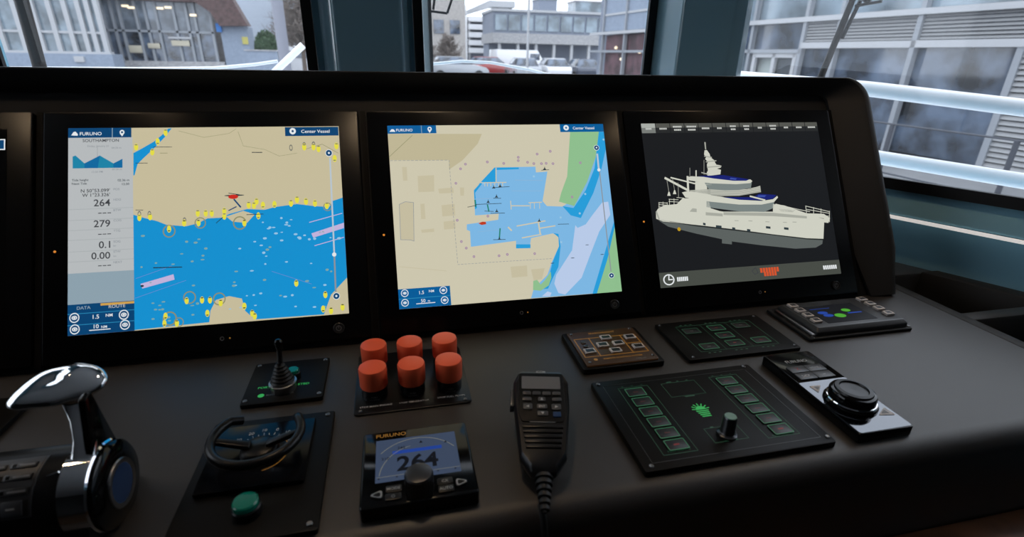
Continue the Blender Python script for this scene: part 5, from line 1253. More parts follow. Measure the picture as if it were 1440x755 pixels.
MB().lathe([(0.0138, 0.0375), (0.0128, 0.0395), (0.0105, 0.0400), (0.0, 0.0398)], (0, -0.0395, 0), 'z', 40).build('knob_top', 'dark_metal', kb)
for nm, x, y, poly in (('arrow_key', -0.0415, -0.0400, [(-0.0085, 0), (0.005, 0.0052), (0.005, -0.0052)]), ('arrow_key', 0.0415, -0.0392, [(0.0085, 0), (-0.005, 0.0052), (-0.005, -0.0052)])):
    k_ = MB().prism(fillet([(x + p * 1.15, y + q * 1.15) for p, q in poly], 0.003), 0.018, 0.0196).build(nm, 'satin_black', t, bevel=0.0004)
    m = MB(); m.ring2(fillet([(x + p, y + q) for p, q in poly], 0.0025), fillet([(x + p * .72, y + q * .72) for p, q in poly], 0.002), 0.0196, 0.0198); m.build('arrow_mark', 'print_white', k_)
for x, y, s in ((-0.0253, -0.0345, 'MODE'), (-0.0258, -0.0445, 'O'), (0.0256, -0.0345, 'CX'), (0.0257, -0.0445, 'AUTO')):
    k_ = MB().prism(rrect(x - 0.0078, x + 0.0078, y - 0.0042, y + 0.0042, 0.0015, 3), 0.018, 0.0194).build('key', 'satin_black', t, bevel=0.0004)
    m = MB(); put_text(m, s, x, y - 0.0016, 0.0048, 0.0195, 'C'); m.build('key_mark', 'print_white', k_, smooth=False, keepn=True)

# --- radio handset on its hanger
KS = 0.9605
o3 = Vector((0.5524, -0.7219, 0.4189)); org = o3 + (Vector((0.688, -0.3076, 0.014)) - o3) * KS
xv = Vector((0.97355, -0.22846, 0)); yv = Vector((0.22154, 0.94227, 0.25108)); nv = xv.cross(yv)
RM = Matrix((xv, yv, nv)).transposed()
t = empty('radio_handset', 'black radio handset with keypad and grille, lying tilted on the worktop', 'radio', org, RM.to_euler())
def hs(pts): return [(x * KS, y * KS) for x, y in pts]
ol = fillet(hs([(-0.027, 0.1330), (0.027, 0.1330), (0.0345, 0.1150), (0.0340, 0.080), (0.0285, 0.030), (0.0262, 0.008), (0.0135, -0.0105), (-0.0135, -0.0105), (-0.0262, 0.008), (-0.0285, 0.030), (-0.0340, 0.080), (-0.0345, 0.1150)]), 0.006, 4)
def sc_(pts, k, cy=0.06): return [(x * k, cy + (y - cy) * k) for x, y in pts]
MB().loft([[(x, y, -0.026) for x, y in sc_(ol, 0.80)], [(x, y, -0.020) for x, y in sc_(ol, 0.95)], [(x, y, -0.010) for x, y in ol], [(x, y, -0.004) for x, y in sc_(ol, 0.985)], [(x, y, 0.0) for x, y in sc_(ol, 0.90)]]).build('body', 'satin_black', t, angle=40)
fp = fillet(hs([(-0.0275, 0.1250), (0.0275, 0.1250), (0.0275, 0.062), (0.0240, 0.052), (-0.0240, 0.052), (-0.0275, 0.062)]), 0.004)
MB().prism(fp, -0.0005, 0.0012).build('keypad_plate', 'plate', t, bevel=0.0005)
MB().prism(rrect(-0.0242 * KS, 0.0235 * KS, 0.1000 * KS, 0.1195 * KS, 0.001, 3), 0.001, 0.0016).build('display', 'display_grey', t)
keys = [(x, 0.0925, 0.0048, 0.0026, '', 'key_grey') for x in (-0.018, -0.006, 0.006, 0.018)] + [(-0.018, 0.0835, 0.0055, 0.0026, '', 'key_grey'), (0.0, 0.0835, 0.0042, 0.0030, '^', 'key_grey'), (0.018, 0.0835, 0.0055, 0.0026, '', 'key_grey'), (-0.0170, 0.0725, 0.0055, 0.0042, '<', 'key_grey'), (0.0, 0.0728, 0.0060, 0.0034, 'ENT', 'key_grey'), (0.0170, 0.0725, 0.0055, 0.0042, '>', 'key_grey'), (0.0005, 0.0630, 0.0062, 0.0034, 'v', 'key_grey'), (0.0172, 0.0618, 0.0048, 0.0036, '', 'decal_blue')]
for x, y, hw, hh, s, mm in keys:
    k_ = MB().prism(rrect((x - hw) * KS, (x + hw) * KS, (y - hh) * KS, (y + hh) * KS, 0.0012, 3), 0.001, 0.0028).build('key', mm, t, bevel=0.0005)
    if s:
        m = MB()
        if s in '<>^v':
            q = {'<': [(-1, 0), (0.8, 0.9), (0.8, -0.9)], '>': [(1, 0), (-0.8, 0.9), (-0.8, -0.9)], '^': [(0, 1), (-0.9, -0.8), (0.9, -0.8)], 'v': [(0, -1), (-0.9, 0.8), (0.9, 0.8)]}[s]
            m.flat([(x * KS + a * 0.002, y * KS + b * 0.002) for a, b in q], 0.0029)
        else: put_text(m, s, x * KS, y * KS - 0.0014, 0.004, 0.0029, 'C')
        m.build('key_mark', 'print_white', k_, smooth=False, keepn=True)
for k in range(5):
    y = 0.0460 - 0.0066 * k; w = 0.0235 - 0.0010 * k
    MB().box(-w * KS, w * KS, (y - 0.0021) * KS, (y + 0.0021) * KS, -0.001, 0.0018).build('grille_rib', 'satin_black', t, bevel=0.0007)
MB().box(-0.015 * KS, 0.015 * KS, 0.0512 * KS, 0.0522 * KS, 0, 0.0012).build('label_line', 'print_grey', t)
m = MB(); put_text(m, 'ICOM', 0, 0.1268 * KS, 0.0045, 0.0003, 'C'); m.build('maker_lettering', 'print_white', t, smooth=False, keepn=True)
MB().box(-0.0385 * KS, -0.0335 * KS, 0.077 * KS, 0.104 * KS, -0.016, -0.004).build('talk_key', 'key_grey', t, bevel=0.0015)
pr = []
for k in range(6): r0 = 0.0098 - 0.0010 * k; pr += [(r0, -0.0065 * k), (r0, -0.0065 * k - 0.0036), (r0 - 0.0030, -0.0065 * k - 0.0040), (r0 - 0.0030, -0.0065 * k - 0.0062)]
MB().lathe([(r, h - 0.008) for r, h in pr], (0, 0, -0.012), 'y', 20).build('strain_relief', 'rubber', t, angle=50)
MI = RM.to_4x4().inverted() @ Matrix.Translation(-org)
cw = [org + yv * -0.040 + nv * -0.012, Vector((0.6725, -0.3530, 0.0050)), Vector((0.6730, -0.3630, -0.0085)), Vector((0.6735, -0.3685, -0.0260)), Vector((0.6740, -0.3690, -0.060)), Vector((0.6745, -0.3685, -0.13))]
MB().tube([tuple(MI @ p) for p in cw], 0.0036, 12).build('cable', 'rubber', t, angle=60)
hb = Matrix.Translation((0, 0, 0))
m = MB(); wy0, wy1 = org + yv * 0.05 + nv * -0.024, org + yv * 0.10 + nv * -0.024
m.M = MI; m.loft([[(wy0.x - 0.02, wy0.y, 0), (wy0.x + 0.02, wy0.y, 0), (wy1.x + 0.02, wy1.y, 0), (wy1.x - 0.02, wy1.y, 0)], [(wy0.x - 0.02, wy0.y, wy0.z), (wy0.x + 0.02, wy0.y, wy0.z), (wy1.x + 0.02, wy1.y, wy1.z), (wy1.x - 0.02, wy1.y, wy1.z)]]).build('hanger', 'black_matte', t)

# --- amber searchlight panel
t = empty('searchlight_panel', 'small amber-lit panel with light grey keys, nearest the middle monitor', 'panel', (0.8578, -0.0870, 0))
MB().prism(rrect(-0.0640, 0.0630, -0.0530, 0.0520, 0.004), 0, 0.009).build('base', 'plate', t, bevel=0.002)
MB().prism(rrect(-0.0565, 0.0555, -0.0480, 0.0470, 0.003), 0.009, 0.0115).build('face_plate', 'amber_plate', t, bevel=0.0008)
screws(t, [(-0.0510, 0.0415), (0.0488, 0.0430), (0.0495, -0.0385), (-0.0500, -0.0400)], 0.0115, 0.0024)
m = MB(); z = 0.0116
frame_line(m, -0.0520, 0.0495, -0.0265, 0.0262, 0.0012, z); stroke(m, [(-0.0275, 0.0262), (-0.0275, -0.0265)], 0.0014, z); stroke(m, [(0.0245, 0.0262), (0.0245, -0.0265)], 0.0014, z); stroke(m, [(0.0245, 0.0008), (0.0490, 0.0008)], 0.0014, z)
put_text(m, 'SEARCHLIGHT', -0.0010, 0.0372, 0.0062, z, 'C', 1.1); m.flat(circ(-0.0385, -0.0340, 0.0030, 14), z); put_text(m, 'REMOTE CONTROL SYSTEM', 0.004, -0.0360, 0.0046, z, 'C', 1.05)
m.build('lit_lettering', 'amber_lit', t, smooth=False, keepn=True)
m = MB(); put_text(m, 'TYPE 230', 0.0290, -0.0438, 0.0042, z, 'C'); m.build('grey_lettering', 'print_grey', t, smooth=False, keepn=True)
for x, y in ((-0.0010, 0.0213), (-0.0138, 0.0016), (0.0120, 0.0018), (-0.0003, -0.0172), (0.0377, 0.0166), (0.0385, -0.0122), (-0.0395, -0.0122)):
    k_ = MB().prism(rrect(x - 0.0088, x + 0.0088, y - 0.0062, y + 0.0062, 0.0012, 3), 0.0115, 0.0142).build('key', 'key_light', t, bevel=0.0006)
    MB().prism(rrect(x - 0.0062, x + 0.0062, y - 0.0038, y + 0.0038, 0.0012, 3), 0.0142, 0.0144).build('key_mark', 'key_dark', k_)
for x, y in ((-0.0401, 0.0147), (-0.0404, 0.0028)): MB().lathe([(0.0042, 0.0115), (0.0042, 0.0128), (0.0034, 0.0134)], (x, y, 0), 'z', 18).build('indicator', 'key_grey', t)

# --- wiper panel (green legends)
t = empty('wiper_panel', 'thin black panel with seven green outlined keys in front of the right monitor', 'panel', (1.0560, -0.0850, 0))
MB().prism(rrect(-0.0960, 0.0970, -0.0560, 0.0565, 0.003), 0, 0.006).build('plate', 'plate', t, bevel=0.001)
screws(t, [(-0.0898, 0.0500), (0.0890, 0.0510), (0.0906, -0.0480), (-0.0870, -0.0500)], 0.006, 0.0022)
m = MB(); z = 0.0061
frame_line(m, -0.0665, 0.0705, -0.0386, 0.0402, 0.0006, z); stroke(m, [(-0.0225, 0.0402), (-0.0225, -0.0386)], 0.0006, z); stroke(m, [(0.0250, 0.0402), (0.0250, -0.0386)], 0.0006, z)
for x in (-0.046, 0.0, 0.047):
    for d in (-0.009, 0.0, 0.009): m.flat(rect(x + d - 0.002, x + d + 0.002, 0.0425, 0.0445), z); m.flat(rect(x + d - 0.002, x + d + 0.002, -0.0440, -0.0420), z)
m.build('outline_marking', 'green_dim', t, smooth=False, keepn=True)
for x, y, hot in ((-0.0470, 0.0229, 0), (-0.0456, -0.0262, 0), (-0.0004, 0.0251, 1), (-0.0004, 0.0006, 1), (0.0010, -0.0241, 1), (0.0460, 0.0261, 0), (0.0479, -0.0236, 1)):
    k_ = MB().prism(rrect(x - 0.0140, x + 0.0140, y - 0.0085, y + 0.0085, 0.002, 3), 0.006, 0.0068).build('key', 'key_dark', t, bevel=0.0003)
    m = MB(); frame_line(m, x - 0.0140, x + 0.0140, y - 0.0085, y + 0.0085, 0.0009, 0.0069, 0.002); m.build('key_outline', 'green_lit' if y < 0 or x == -0.0004 else 'green_dim', k_)
    m = MB(); m.flat(rect(x - 0.003, x + 0.003, y - 0.0008, y + 0.0008), 0.0069); m.build('key_mark', 'print_red' if hot else 'print_grey', k_, smooth=False, keepn=True)

# --- navigation light panel
t = empty('navigation_light_panel', 'large square black panel with two green outlined columns of keys and a round knob', 'panel', (0.9150, -0.2520, 0))
MB().prism(rrect(-0.1215, 0.1215, -0.0845, 0.0825, 0.003), 0, 0.008).build('plate', 'plate', t, bevel=0.001)
MB().ring2(rect(-0.1085, 0.1085, -0.0740, 0.0715), rect(-0.1080, 0.1080, -0.0735, 0.0710), 0.008, 0.0082).build('inner_border', 'key_grey', t)
screws(t, [(-0.1130, 0.0770), (0.1110, 0.0775), (0.1165, -0.0750), (-0.1115, -0.0775)], 0.008)
m = MB(); z = 0.0081
frame_line(m, -0.0905, -0.0475, -0.0655, 0.0625, 0.0006, z); frame_line(m, 0.0452, 0.0885, -0.0635, 0.0630, 0.0006, z); frame_line(m, -0.0285, 0.0220, 0.0308, 0.0612, 0.0005, z); frame_line(m, -0.0215, 0.0228, -0.0585, -0.0335, 0.0006, z)
for x0 in (-0.069, 0.067):
    for d in (-0.014, 0.0, 0.014): put_text(m, 'x' if d else 'o', x0 + d, 0.0640, 0.0050, z, 'C')
    put_text(m, 'NAV LIGHTS', x0, -0.0620, 0.0042, z, 'C', 1.2)
put_text(m, 'DIMMER', 0.0010, -0.0580, 0.0042, z, 'C', 1.1); m.flat(rect(-0.019, -0.012, 0.0622, 0.0640), z); m.flat(rect(-0.004, -0.001, 0.0622, 0.0640), z); m.flat(rect(0.010, 0.013, 0.0622, 0.0640), z)
m.flat(rect(-0.010, 0.004, 0.0282, 0.0300), z); m.flat(rect(-0.012, -0.008, -0.0335, -0.0315), z)
m.build('outline_marking', 'green_dim', t, smooth=False, keepn=True)
m = MB(); cx, cy = -0.0035, 0.0005
m.flat([(cx + 0.0070 * math.cos(R(a)), cy + 0.0070 * math.sin(R(a))) for a in range(0, 181, 15)], z)
for a in (10, 36, 62, 90, 118, 144, 170): stroke(m, [(cx + 0.0080 * math.cos(R(a)), cy + 0.0080 * math.sin(R(a))), (cx + 0.0115 * math.cos(R(a)), cy + 0.0115 * math.sin(R(a)))], 0.0015, z)
for k in range(4): m.flat(rect(cx - 0.0085 + 0.0008 * k, cx + 0.0085 - 0.0008 * k, cy - 0.0035 - 0.0034 * k, cy - 0.0015 - 0.0034 * k), z)
m.build('lamp_emblem', 'green_bright', t, smooth=False, keepn=True)
me = None
for x0, dx in ((-0.0708, 0.0006), (0.0652, 0.0010)):
    for k in range(6):
        x, y = x0 + dx * k, 0.0495 - 0.0204 * k
        k_ = MB().prism(rrect(x - 0.0128, x + 0.0128, y - 0.0085, y + 0.0085, 0.0015, 3), 0.008, 0.0092).build('key', 'key_dark', t, bevel=0.0003)
        m = MB(); frame_line(m, x - 0.0128, x + 0.0128, y - 0.0085, y + 0.0085, 0.0009, 0.0093, 0.0015); m.build('key_outline', 'green_lit', k_)
        m = MB(); m.flat(rect(x - 0.0035, x + 0.0035, y - 0.0012, y + 0.0012), 0.0093); m.build('key_mark', 'red_lit' if k == 5 else 'print_dim', k_, smooth=False, keepn=True)
kb = MB().lathe([(0.0115, 0.008), (0.0115, 0.0105), (0.0088, 0.0120), (0.0082, 0.0130), (0.0078, 0.0330), (0.0070, 0.0342)], (0.0003, -0.0478, 0), 'z', 28).build('knob', 'dark_metal', t)
MB().lathe([(0.0070, 0.0340), (0.0066, 0.0350), (0.0, 0.0350)], (0.0003, -0.0478, 0), 'z', 28).build('knob_cap', 'knob_green', kb)['label'] = 'pale green knob top'

# --- remote control unit with jog dial
t = empty('jog_dial_controller', 'long glossy black controller with a large round jog dial', 'controller', (1.1050, -0.2495, 0))
MB().prism(rrect(-0.0390, 0.0400, -0.0880, 0.0880, 0.004), 0, 0.0140).build('body', 'gloss_black', t, bevel=0.0016)
MB().prism(rrect(-0.0370, 0.0382, -0.0860, 0.0165, 0.003), 0.0139, 0.0143).build('mirror_face', 'mirror_face', t)
m = MB(); put_text(m, 'FURUNO', 0.0, 0.0620, 0.0088, 0.01415, 'C'); m.build('maker_lettering', 'print_white', t, smooth=False, keepn=True)
for x, y, s, mm in ((-0.0142, 0.0452, 'X', 'print_red'), (0.0142, 0.0448, 'MENU', 'print_white'), (-0.0142, 0.0290, 'DISP', 'print_white'), (0.0142, 0.0287, '--', 'print_white')):
    k_ = MB().prism(rrect(x - 0.0138, x + 0.0138, y - 0.0075, y + 0.0075, 0.001, 3), 0.014, 0.0152).build('key', 'key_grey', t, bevel=0.0004)
    m = MB(); put_text(m, s, x, y - 0.0024, 0.0085 if s == 'X' else 0.0065, 0.0153, 'C'); m.build('key_mark', mm, k_, smooth=False, keepn=True)
for cx, cy, poly in ((-0.0190, 0.0010, [(-0.0090, 0.0060), (0.0085, 0.0050), (-0.0070, -0.0090)]), (0.0240, -0.0590, [(0.0085, 0.0080), (-0.0110, -0.0035), (0.0110, -0.0070)])):
    k_ = MB().prism(fillet([(cx + p, cy + q) for p, q in poly], 0.0015), 0.0142, 0.0150).build('corner_key', 'key_light', t, bevel=0.0002)
    MB().prism(fillet([(cx + p * .5, cy + q * .5) for p, q in poly], 0.001), 0.0150, 0.0152).build('key_mark', 'print_grey', k_)
d_ = MB().lathe([(0.0310, 0.014), (0.0310, 0.0165), (0.0295, 0.0185), (0.0275, 0.0190), (0.0270, 0.0290), (0.0255, 0.0315), (0.0225, 0.0322)], (0.0000, -0.0320, 0), 'z', 48).build('jog_dial', 'gloss_black', t, angle=30)
MB().lathe([(0.0285, 0.0188), (0.0292, 0.0200), (0.0285, 0.0212), (0.0272, 0.0214)], (0.0000, -0.0320, 0), 'z', 48, cap=False).build('dial_ring', 'chrome', d_)
MB().lathe([(0.0225, 0.0322), (0.0215, 0.0345), (0.0170, 0.0350), (0.0160, 0.0330), (0.0, 0.0322)], (0.0000, -0.0320, 0), 'z', 48).build('dial_top', 'satin_black', d_, angle=30)

# --- engine display
t = empty('engine_display', 'small dark display with square keys down both sides, at the far right of the worktop', 'display', (1.2900, -0.0680, 0))
MB().prism(rrect(-0.1030, 0.1000, -0.0530, 0.0560, 0.004), 0, 0.0055).build('flange', 'black_matte', t, bevel=0.0015)
MB().loft([[(x, y, 0.0055) for x, y in rrect(-0.0880, 0.0930, -0.0480, 0.0480, 0.004)], [(x, y, 0.0130) for x, y in rrect(-0.0880, 0.0930, -0.0480, 0.0480, 0.004)], [(x, y, 0.0185) for x, y in rrect(-0.0840, 0.0890, -0.0420, 0.0440, 0.004)]]).build('body', 'dark_plastic', t, bevel=0.0008)
sc = MB().prism(rect(-0.0545, 0.0440, -0.0320, 0.0265), 0.0185, 0.0189).build('screen', 's_engine', t, smooth=False)
m = MB(); m.flat(circ(-0.0125, -0.0120, 0.0105, 20, 0.0068), 0.0191); m.flat(circ(0.0130, 0.0035, 0.0085, 20, 0.0055), 0.0191); m.build('green_gauges', 's_enggreen', sc, smooth=False, keepn=True)
m = MB(); m.flat(circ(-0.0360, 0.0015, 0.0095, 20, 0.0050), 0.0191); m.flat(circ(-0.0330, -0.0085, 0.0095, 20, 0.0050), 0.0191); m.flat(rect(-0.050, -0.010, 0.0150, 0.0162), 0.0191); m.flat(rect(0.008, 0.036, -0.0085, -0.0050), 0.0191); m.build('blue_gauges', 's_engblue', sc, smooth=False, keepn=True)
for x in (-0.0700, 0.0755):
    for y in (0.0330, 0.0150, -0.0030, -0.0220):
        k_ = MB().prism(rrect(x - 0.0080, x + 0.0080, y - 0.0066, y + 0.0066, 0.002, 3), 0.0180, 0.0222).build('key', 'key_light', t, bevel=0.0010)
        MB().prism(rrect(x - 0.0048, x + 0.0048, y - 0.0036, y + 0.0036, 0.001, 3), 0.0222, 0.0224).build('key_mark', 'key_dark', k_)
for yy in (-0.0480, -0.0466): pass
MB().box(-0.0955, -0.0895, -0.0470, 0.0440, 0.0055, 0.0100).build('side_rib', 'brushed', t, bevel=0.001)
screws(t, [(-0.096, -0.049), (0.0965, -0.0465), (0.0965, 0.050)], 0.0055, 0.0030)

# --- throttle head
AY, AZ, AR = -0.275, 0.036, 0.041
t = empty('throttle_control', 'throttle head at the lower left with a chrome T lever and grey keypad', 'throttle', (0.22, AY, 0))
def L3(x, y, z): return (x - 0.22, y - AY, z)
MB().lathe([(AR * 0.96, -0.34), (AR, -0.33), (AR, 0.026), (AR * 0.97, 0.028)], L3(0.22, AY, AZ), 'x', 48).build('barrel', 'satin_black', t)
MB().loft([[L3(x, AY - 0.052, 0), L3(x, AY + 0.052, 0), L3(x, AY + 0.038, 0.032), L3(x, AY - 0.038, 0.032)] for x in (-0.12, 0.268)]).build('foot', 'satin_black', t, bevel=0.004)
MB().lathe([(0.0405, 0.0), (0.0422, 0.0015), (0.0422, 0.0225), (0.0405, 0.024)], L3(0.2470, AY, AZ), 'x', 64).build('hub_band', 'chrome', t)['label'] = 'chrome hub of the lever'
MB().lathe([(0.0395, 0.0), (0.0408, 0.0015), (0.0405, 0.0050), (0.0370, 0.0080), (0.0240, 0.0095)], L3(0.2695, AY, AZ), 'x', 56).build('end_disc', 'gloss_black', t)
MB().lathe([(0.0185, 0.0), (0.0185, 0.0010), (0.0, 0.0014)], L3(0.2788, AY, AZ), 'x', 40).build('end_badge', 'decal_blue', t)
MB().lathe([(0.0235, 0.0), (0.0230, 0.0016), (0.0185, 0.0012)], L3(0.2787, AY, AZ), 'x', 40, cap=False).build('badge_ring', 'brushed', t)
arm = []
for x, y, z, w, dpt in ((0.2600, AY - 0.008, AZ + 0.0375, 0.0105, 0.015), (0.2610, AY - 0.003, AZ + 0.0450, 0.0092, 0.011), (0.2595, AY + 0.0070, AZ + 0.0560, 0.0085, 0.0095), (0.2545, AY + 0.0190, AZ + 0.0690, 0.0085, 0.009), (0.2470, AY + 0.0300, AZ + 0.0800, 0.0095, 0.009), (0.2440, AY + 0.0340, AZ + 0.0880, 0.0100, 0.010)):
    arm.append([L3(x + w * math.copysign(abs(math.cos(a)) ** .55, math.cos(a)), y - dpt * 0.8 * math.copysign(abs(math.sin(a)) ** .55, math.sin(a)), z - dpt * 0.5 * math.copysign(abs(math.sin(a)) ** .55, math.sin(a))) for a in [2 * math.pi * k / 24 for k in range(24)]])
MB().loft(arm).build('lever_arm', 'chrome', t, angle=60)
sp = [L3(0, y, z)[1:] for y, z in ((-0.269, 0.128), (-0.2575, 0.130), (-0.2545, 0.111), (-0.2455, 0.064), (-0.258, 0.040), (-0.288, 0.056), (-0.282, 0.085))]
mm_ = MB(); mm_.M = Matrix(((0, 0, 1, 0), (1, 0, 0, 0), (0, 1, 0, 0), (0, 0, 0, 1)))
mm_.prism(fillet(sp, 0.004), 0.0435, 0.0495); spl = mm_.build('lever_side', 'gloss_black', t, bevel=0.001)
gp = fillet([(0.1930, -0.2585), (0.2085, -0.2235), (0.2480, -0.2200), (0.2690, -0.2280), (0.2775, -0.2430), (0.2670, -0.2560), (0.2400, -0.2625)], 0.030, 8)
gcx, gcy = 0.240, -0.242; gr = []
GP = []
for q in range(21):
    a = R(-90 + 9 * q); k_ = max(0.03, math.cos(a)) ** 0.75
    GP.append((k_, 0.1265 + (0.0110 if a > 0 else 0.0085) * math.sin(a), 0.12 + 0.34 * (0.5 + 0.5 * math.sin(a))))
for k_, z0, tl in GP:
    gr.append([L3(gcx + (x - gcx) * k_, gcy + (y - gcy) * k_, z0 + tl * (y - gcy) * k_ + 0.05 * (x - gcx)) for x, y in gp])
MB().loft(gr).build('lever_grip', 'chrome', t, angle=70)['label'] = 'chrome grip across the top of the lever'
def onb(x, deg, h=0.0): a = R(deg); return L3(x, AY - (AR + h) * math.cos(a), AZ + (AR + h) * math.sin(a))
def wrap(x0, x1, a0, a1, h0, h1, n=8, sk=0.0):
    m = MB(); rg = []
    for k in range(n + 1):
        a = a0 + (a1 - a0) * k / n; s_ = sk * k / n
        rg.append([onb(x0, a, h0), onb(x1 + s_, a, h0), onb(x1 + s_, a, h1), onb(x0, a, h1)])
    return m.loft(rg)
wrap(0.12, 0.2295, 15, 89, -0.001, 0.0010, 12, 0.003).build('keypad_frame', 'key_frame', t)
kp = wrap(0.12, 0.2280, 17, 87, 0.0, 0.0014, 12, 0.003).build('keypad', 'key_dark', t)
for r_, (a0, a1) in enumerate(((73, 80), (58.5, 65.5), (42, 49.5))):
    for c_, (x0, x1) in enumerate(((0.183, 0.2045), (0.2075 - 0.001 * r_, 0.2275))):
        b = wrap(x0, x1, a0, a1, 0.001, 0.0026, 4).build('key', 'key_dark', t, bevel=0.0006)
        wrap(x0 + 0.007, x1 - 0.0015, (a0 + a1) / 2 - 1.0, (a0 + a1) / 2 + 1.0, 0.0026, 0.0028, 2).build('key_mark', 'print_grey', b)
        wrap(x0 + 0.0015, x0 + 0.0045, (a0 + a1) / 2 - 2.0, (a0 + a1) / 2 + 2.0, 0.0026, 0.0029, 2).build('key_lamp', 'bezel_glass', b)
for x0, x1 in ((0.187, 0.206), (0.2092, 0.2245)):
    b = wrap(x0, x1, 19, 36, 0.001, 0.0032, 4).build('key', 'key_frame', t, bevel=0.0008)
    wrap(x0 + 0.004, x1 - 0.005, 27, 28.6, 0.0032, 0.0034, 2).build('key_mark', 'print_white', b)
MB().tube([onb(0.2383, 59.6, 0.0006), onb(0.2470, 62.5, 0.001)], [0.0003, 0.0010], 8).build('pointer', 'chrome', t)

# --- switch plate behind the throttle with a second lever tip
t = empty('switch_plate', 'black plate behind the throttle at the left picture edge', 'panel', (0.02, -0.10, 0))
MB().prism(rrect(-0.09, 0.0665, -0.075, 0.045, 0.003), 0, 0.006).build('plate', 'plate', t, bevel=0.001)
screws(t, [(0.058, 0.037), (0.058, -0.067)], 0.006)
MB().lathe([(0.017, 0.006), (0.017, 0.012), (0.013, 0.014), (0.013, 0.026), (0.021, 0.030), (0.023, 0.038), (0.020, 0.044), (0.010, 0.047), (0, 0.0475)], (0.002, 0.022, 0), 'z', 32).build('round_knob', 'satin_black', t)

# --- storage tray between the worktop and the right wall
t = empty('storage_tray', 'black open storage tray between the worktop and the right wall', 'tray')
def wl(y): return 1.679 + (0.16 - y) * 0.5476 - 0.006         # x of the wall at this y (wall line, 6 mm clear)
def tray_poly(y0, y1, ins=0.0): return [(1.5405 + ins, y0), (wl(y0) - ins * 1.2, y0), (wl(y1) - ins * 1.2, y1), (1.5405 + ins, y1)]
MB().prism(tray_poly(-0.36, 0.26), -0.24, -0.13).build('tray_floor', 'black_matte', t)
for y0, y1 in ((-0.100, -0.072), (-0.36, -0.345), (0.100, 0.26)): MB().prism(tray_poly(y0, y1), -0.13, -0.006).build('tray_divider', 'satin_plastic', t, bevel=0.004)
MB().prism([(wl(-0.345) - 0.045, -0.345), (wl(-0.345), -0.345), (wl(0.10), 0.10), (wl(0.10) - 0.045, 0.10)], -0.13, -0.002).build('tray_rim', 'tray_brown', t, bevel=0.004)
# ------------------------------------------------------------------ boat parts outside the windows
rails = []
def pipe(name, pts, r, m, label, cat, group=None): rails.append(tag(MB().tube(pts, r, 16).build(name, m, angle=60), label, cat, group))
pipe('ship_rail', [(1.70, 0.95, 0.364), (1.898, 0.592, 0.348), (2.063, 0.291, 0.323), (2.35, -0.23, 0.28)], 0.0205, 'white_paint', 'upper white pipe rail outside the right window', 'rail', 'white pipe rails')
pipe('ship_rail', [(1.70, 0.955, 0.18), (1.938, 0.52, 0.162), (2.088, 0.246, 0.151), (2.38, -0.29, 0.13)], 0.0195, 'white_paint', 'lower white pipe rail outside the right window', 'rail', 'white pipe rails')
pipe('ship_rail', [(0.45, 1.3, 0.345), (0.62, 1.3, 0.372), (0.714, 1.3, 0.384), (0.8175, 1.3, 0.3945), (0.923, 1.3, 0.3914), (1.0729, 1.3, 0.3688), (1.25, 1.3, 0.33)], 0.005, 'white_paint', 'curved white rail seen low in the window right of the middle pillar', 'rail')
pipe('ship_rail', [(-0.9, 1.6, 0.340), (-0.345, 1.6, 0.3445), (-0.10, 1.6, 0.3505), (0.05, 1.6, 0.366), (0.132, 1.6, 0.379)], 0.006, 'white_paint', 'white rail seen low in the window left of the middle pillar', 'rail')
pipe('white_pole', [(-0.02, 2.0, 0.27), (0.0601, 2.0, 0.342), (0.178, 2.0, 0.442)], 0.0155, 'white_paint', 'short slanted white pole outside the window left of the middle pillar', 'pole')
# foredeck carrying the rails
dk = MB().prism([(-1.0, 0.86), (-0.55, 0.86), (1.55, 0.86), (1.80, 0.45), (2.44, -0.6), (2.7, -0.6), (2.7, 0.6), (1.9, 2.6), (0.5, 4.2), (-1.0, 2.6)], -0.32, -0.25).build('foredeck', 'white_paint'); struct(dk, 'white foredeck outside the wheelhouse windows')
hl = MB().prism([(-1.0, 0.2), (2.68, -0.6), (2.68, 0.6), (1.88, 2.58), (0.5, 4.15), (-0.98, 2.58)], -3.1, -0.32).build('hull', 'white_paint'); struct(hl, 'hull of the boat below the foredeck')
for par, x, y, z in ((rails[0], 1.70, 0.95, 0.364), (rails[0], 2.35, -0.23, 0.28), (rails[2], 1.25, 1.3, 0.33), (rails[2], 0.45, 1.3, 0.345), (rails[3], -0.80, 1.6, 0.340), (rails[4], -0.02, 2.0, 0.27)):
    MB().tube([(x, y, -0.25), (x, y, z)], 0.012, 10).build('stanchion', 'white_paint', par)
# windscreen wipers
t = empty('windscreen_wiper', 'thick dark wiper arm leaning at the far left window edge', 'wiper', (-0.30, 0.86, 0))
MB().tube([(0.010, 0.04, 0.62), (0.0005, 0.04, 0.519), (-0.004, 0.04, 0.372), (-0.008, 0.04, 0.25)], 0.0145, 12).build('wiper_arm', 'wiper_brown', t)
MB().box(0.003, 0.016, 0.015, 0.03, 0.38, 0.52).build('blade', 'rubber', t)
t = empty('windscreen_wiper', 'pale upright wiper at the left edge of the window right of the middle pillar', 'wiper', (0.66, 0.93, 0))
MB().box(-0.002, 0.016, 0.012, 0.028, 0.20, 0.72).build('wiper_arm', 'wiper_tan', t, bevel=0.003)
MB().box(0.016, 0.024, 0.010, 0.024, 0.20, 0.72).build('blade', 'rubber', t)
for q in ([(-0.012, 0.020, 0.534), (0.070, 0.020, 0.527)], [(0.030, 0.020, 0.535), (0.045, 0.020, 0.62)], [(0.070, 0.020, 0.527), (0.110, 0.020, 0.63)]): MB().tube(q, 0.0035, 8).build('linkage', 'rubber', t)
t = empty('windscreen_wiper', 'dark wiper arm hanging outside the angled right window', 'wiper', (1.70, 0.50, 0))
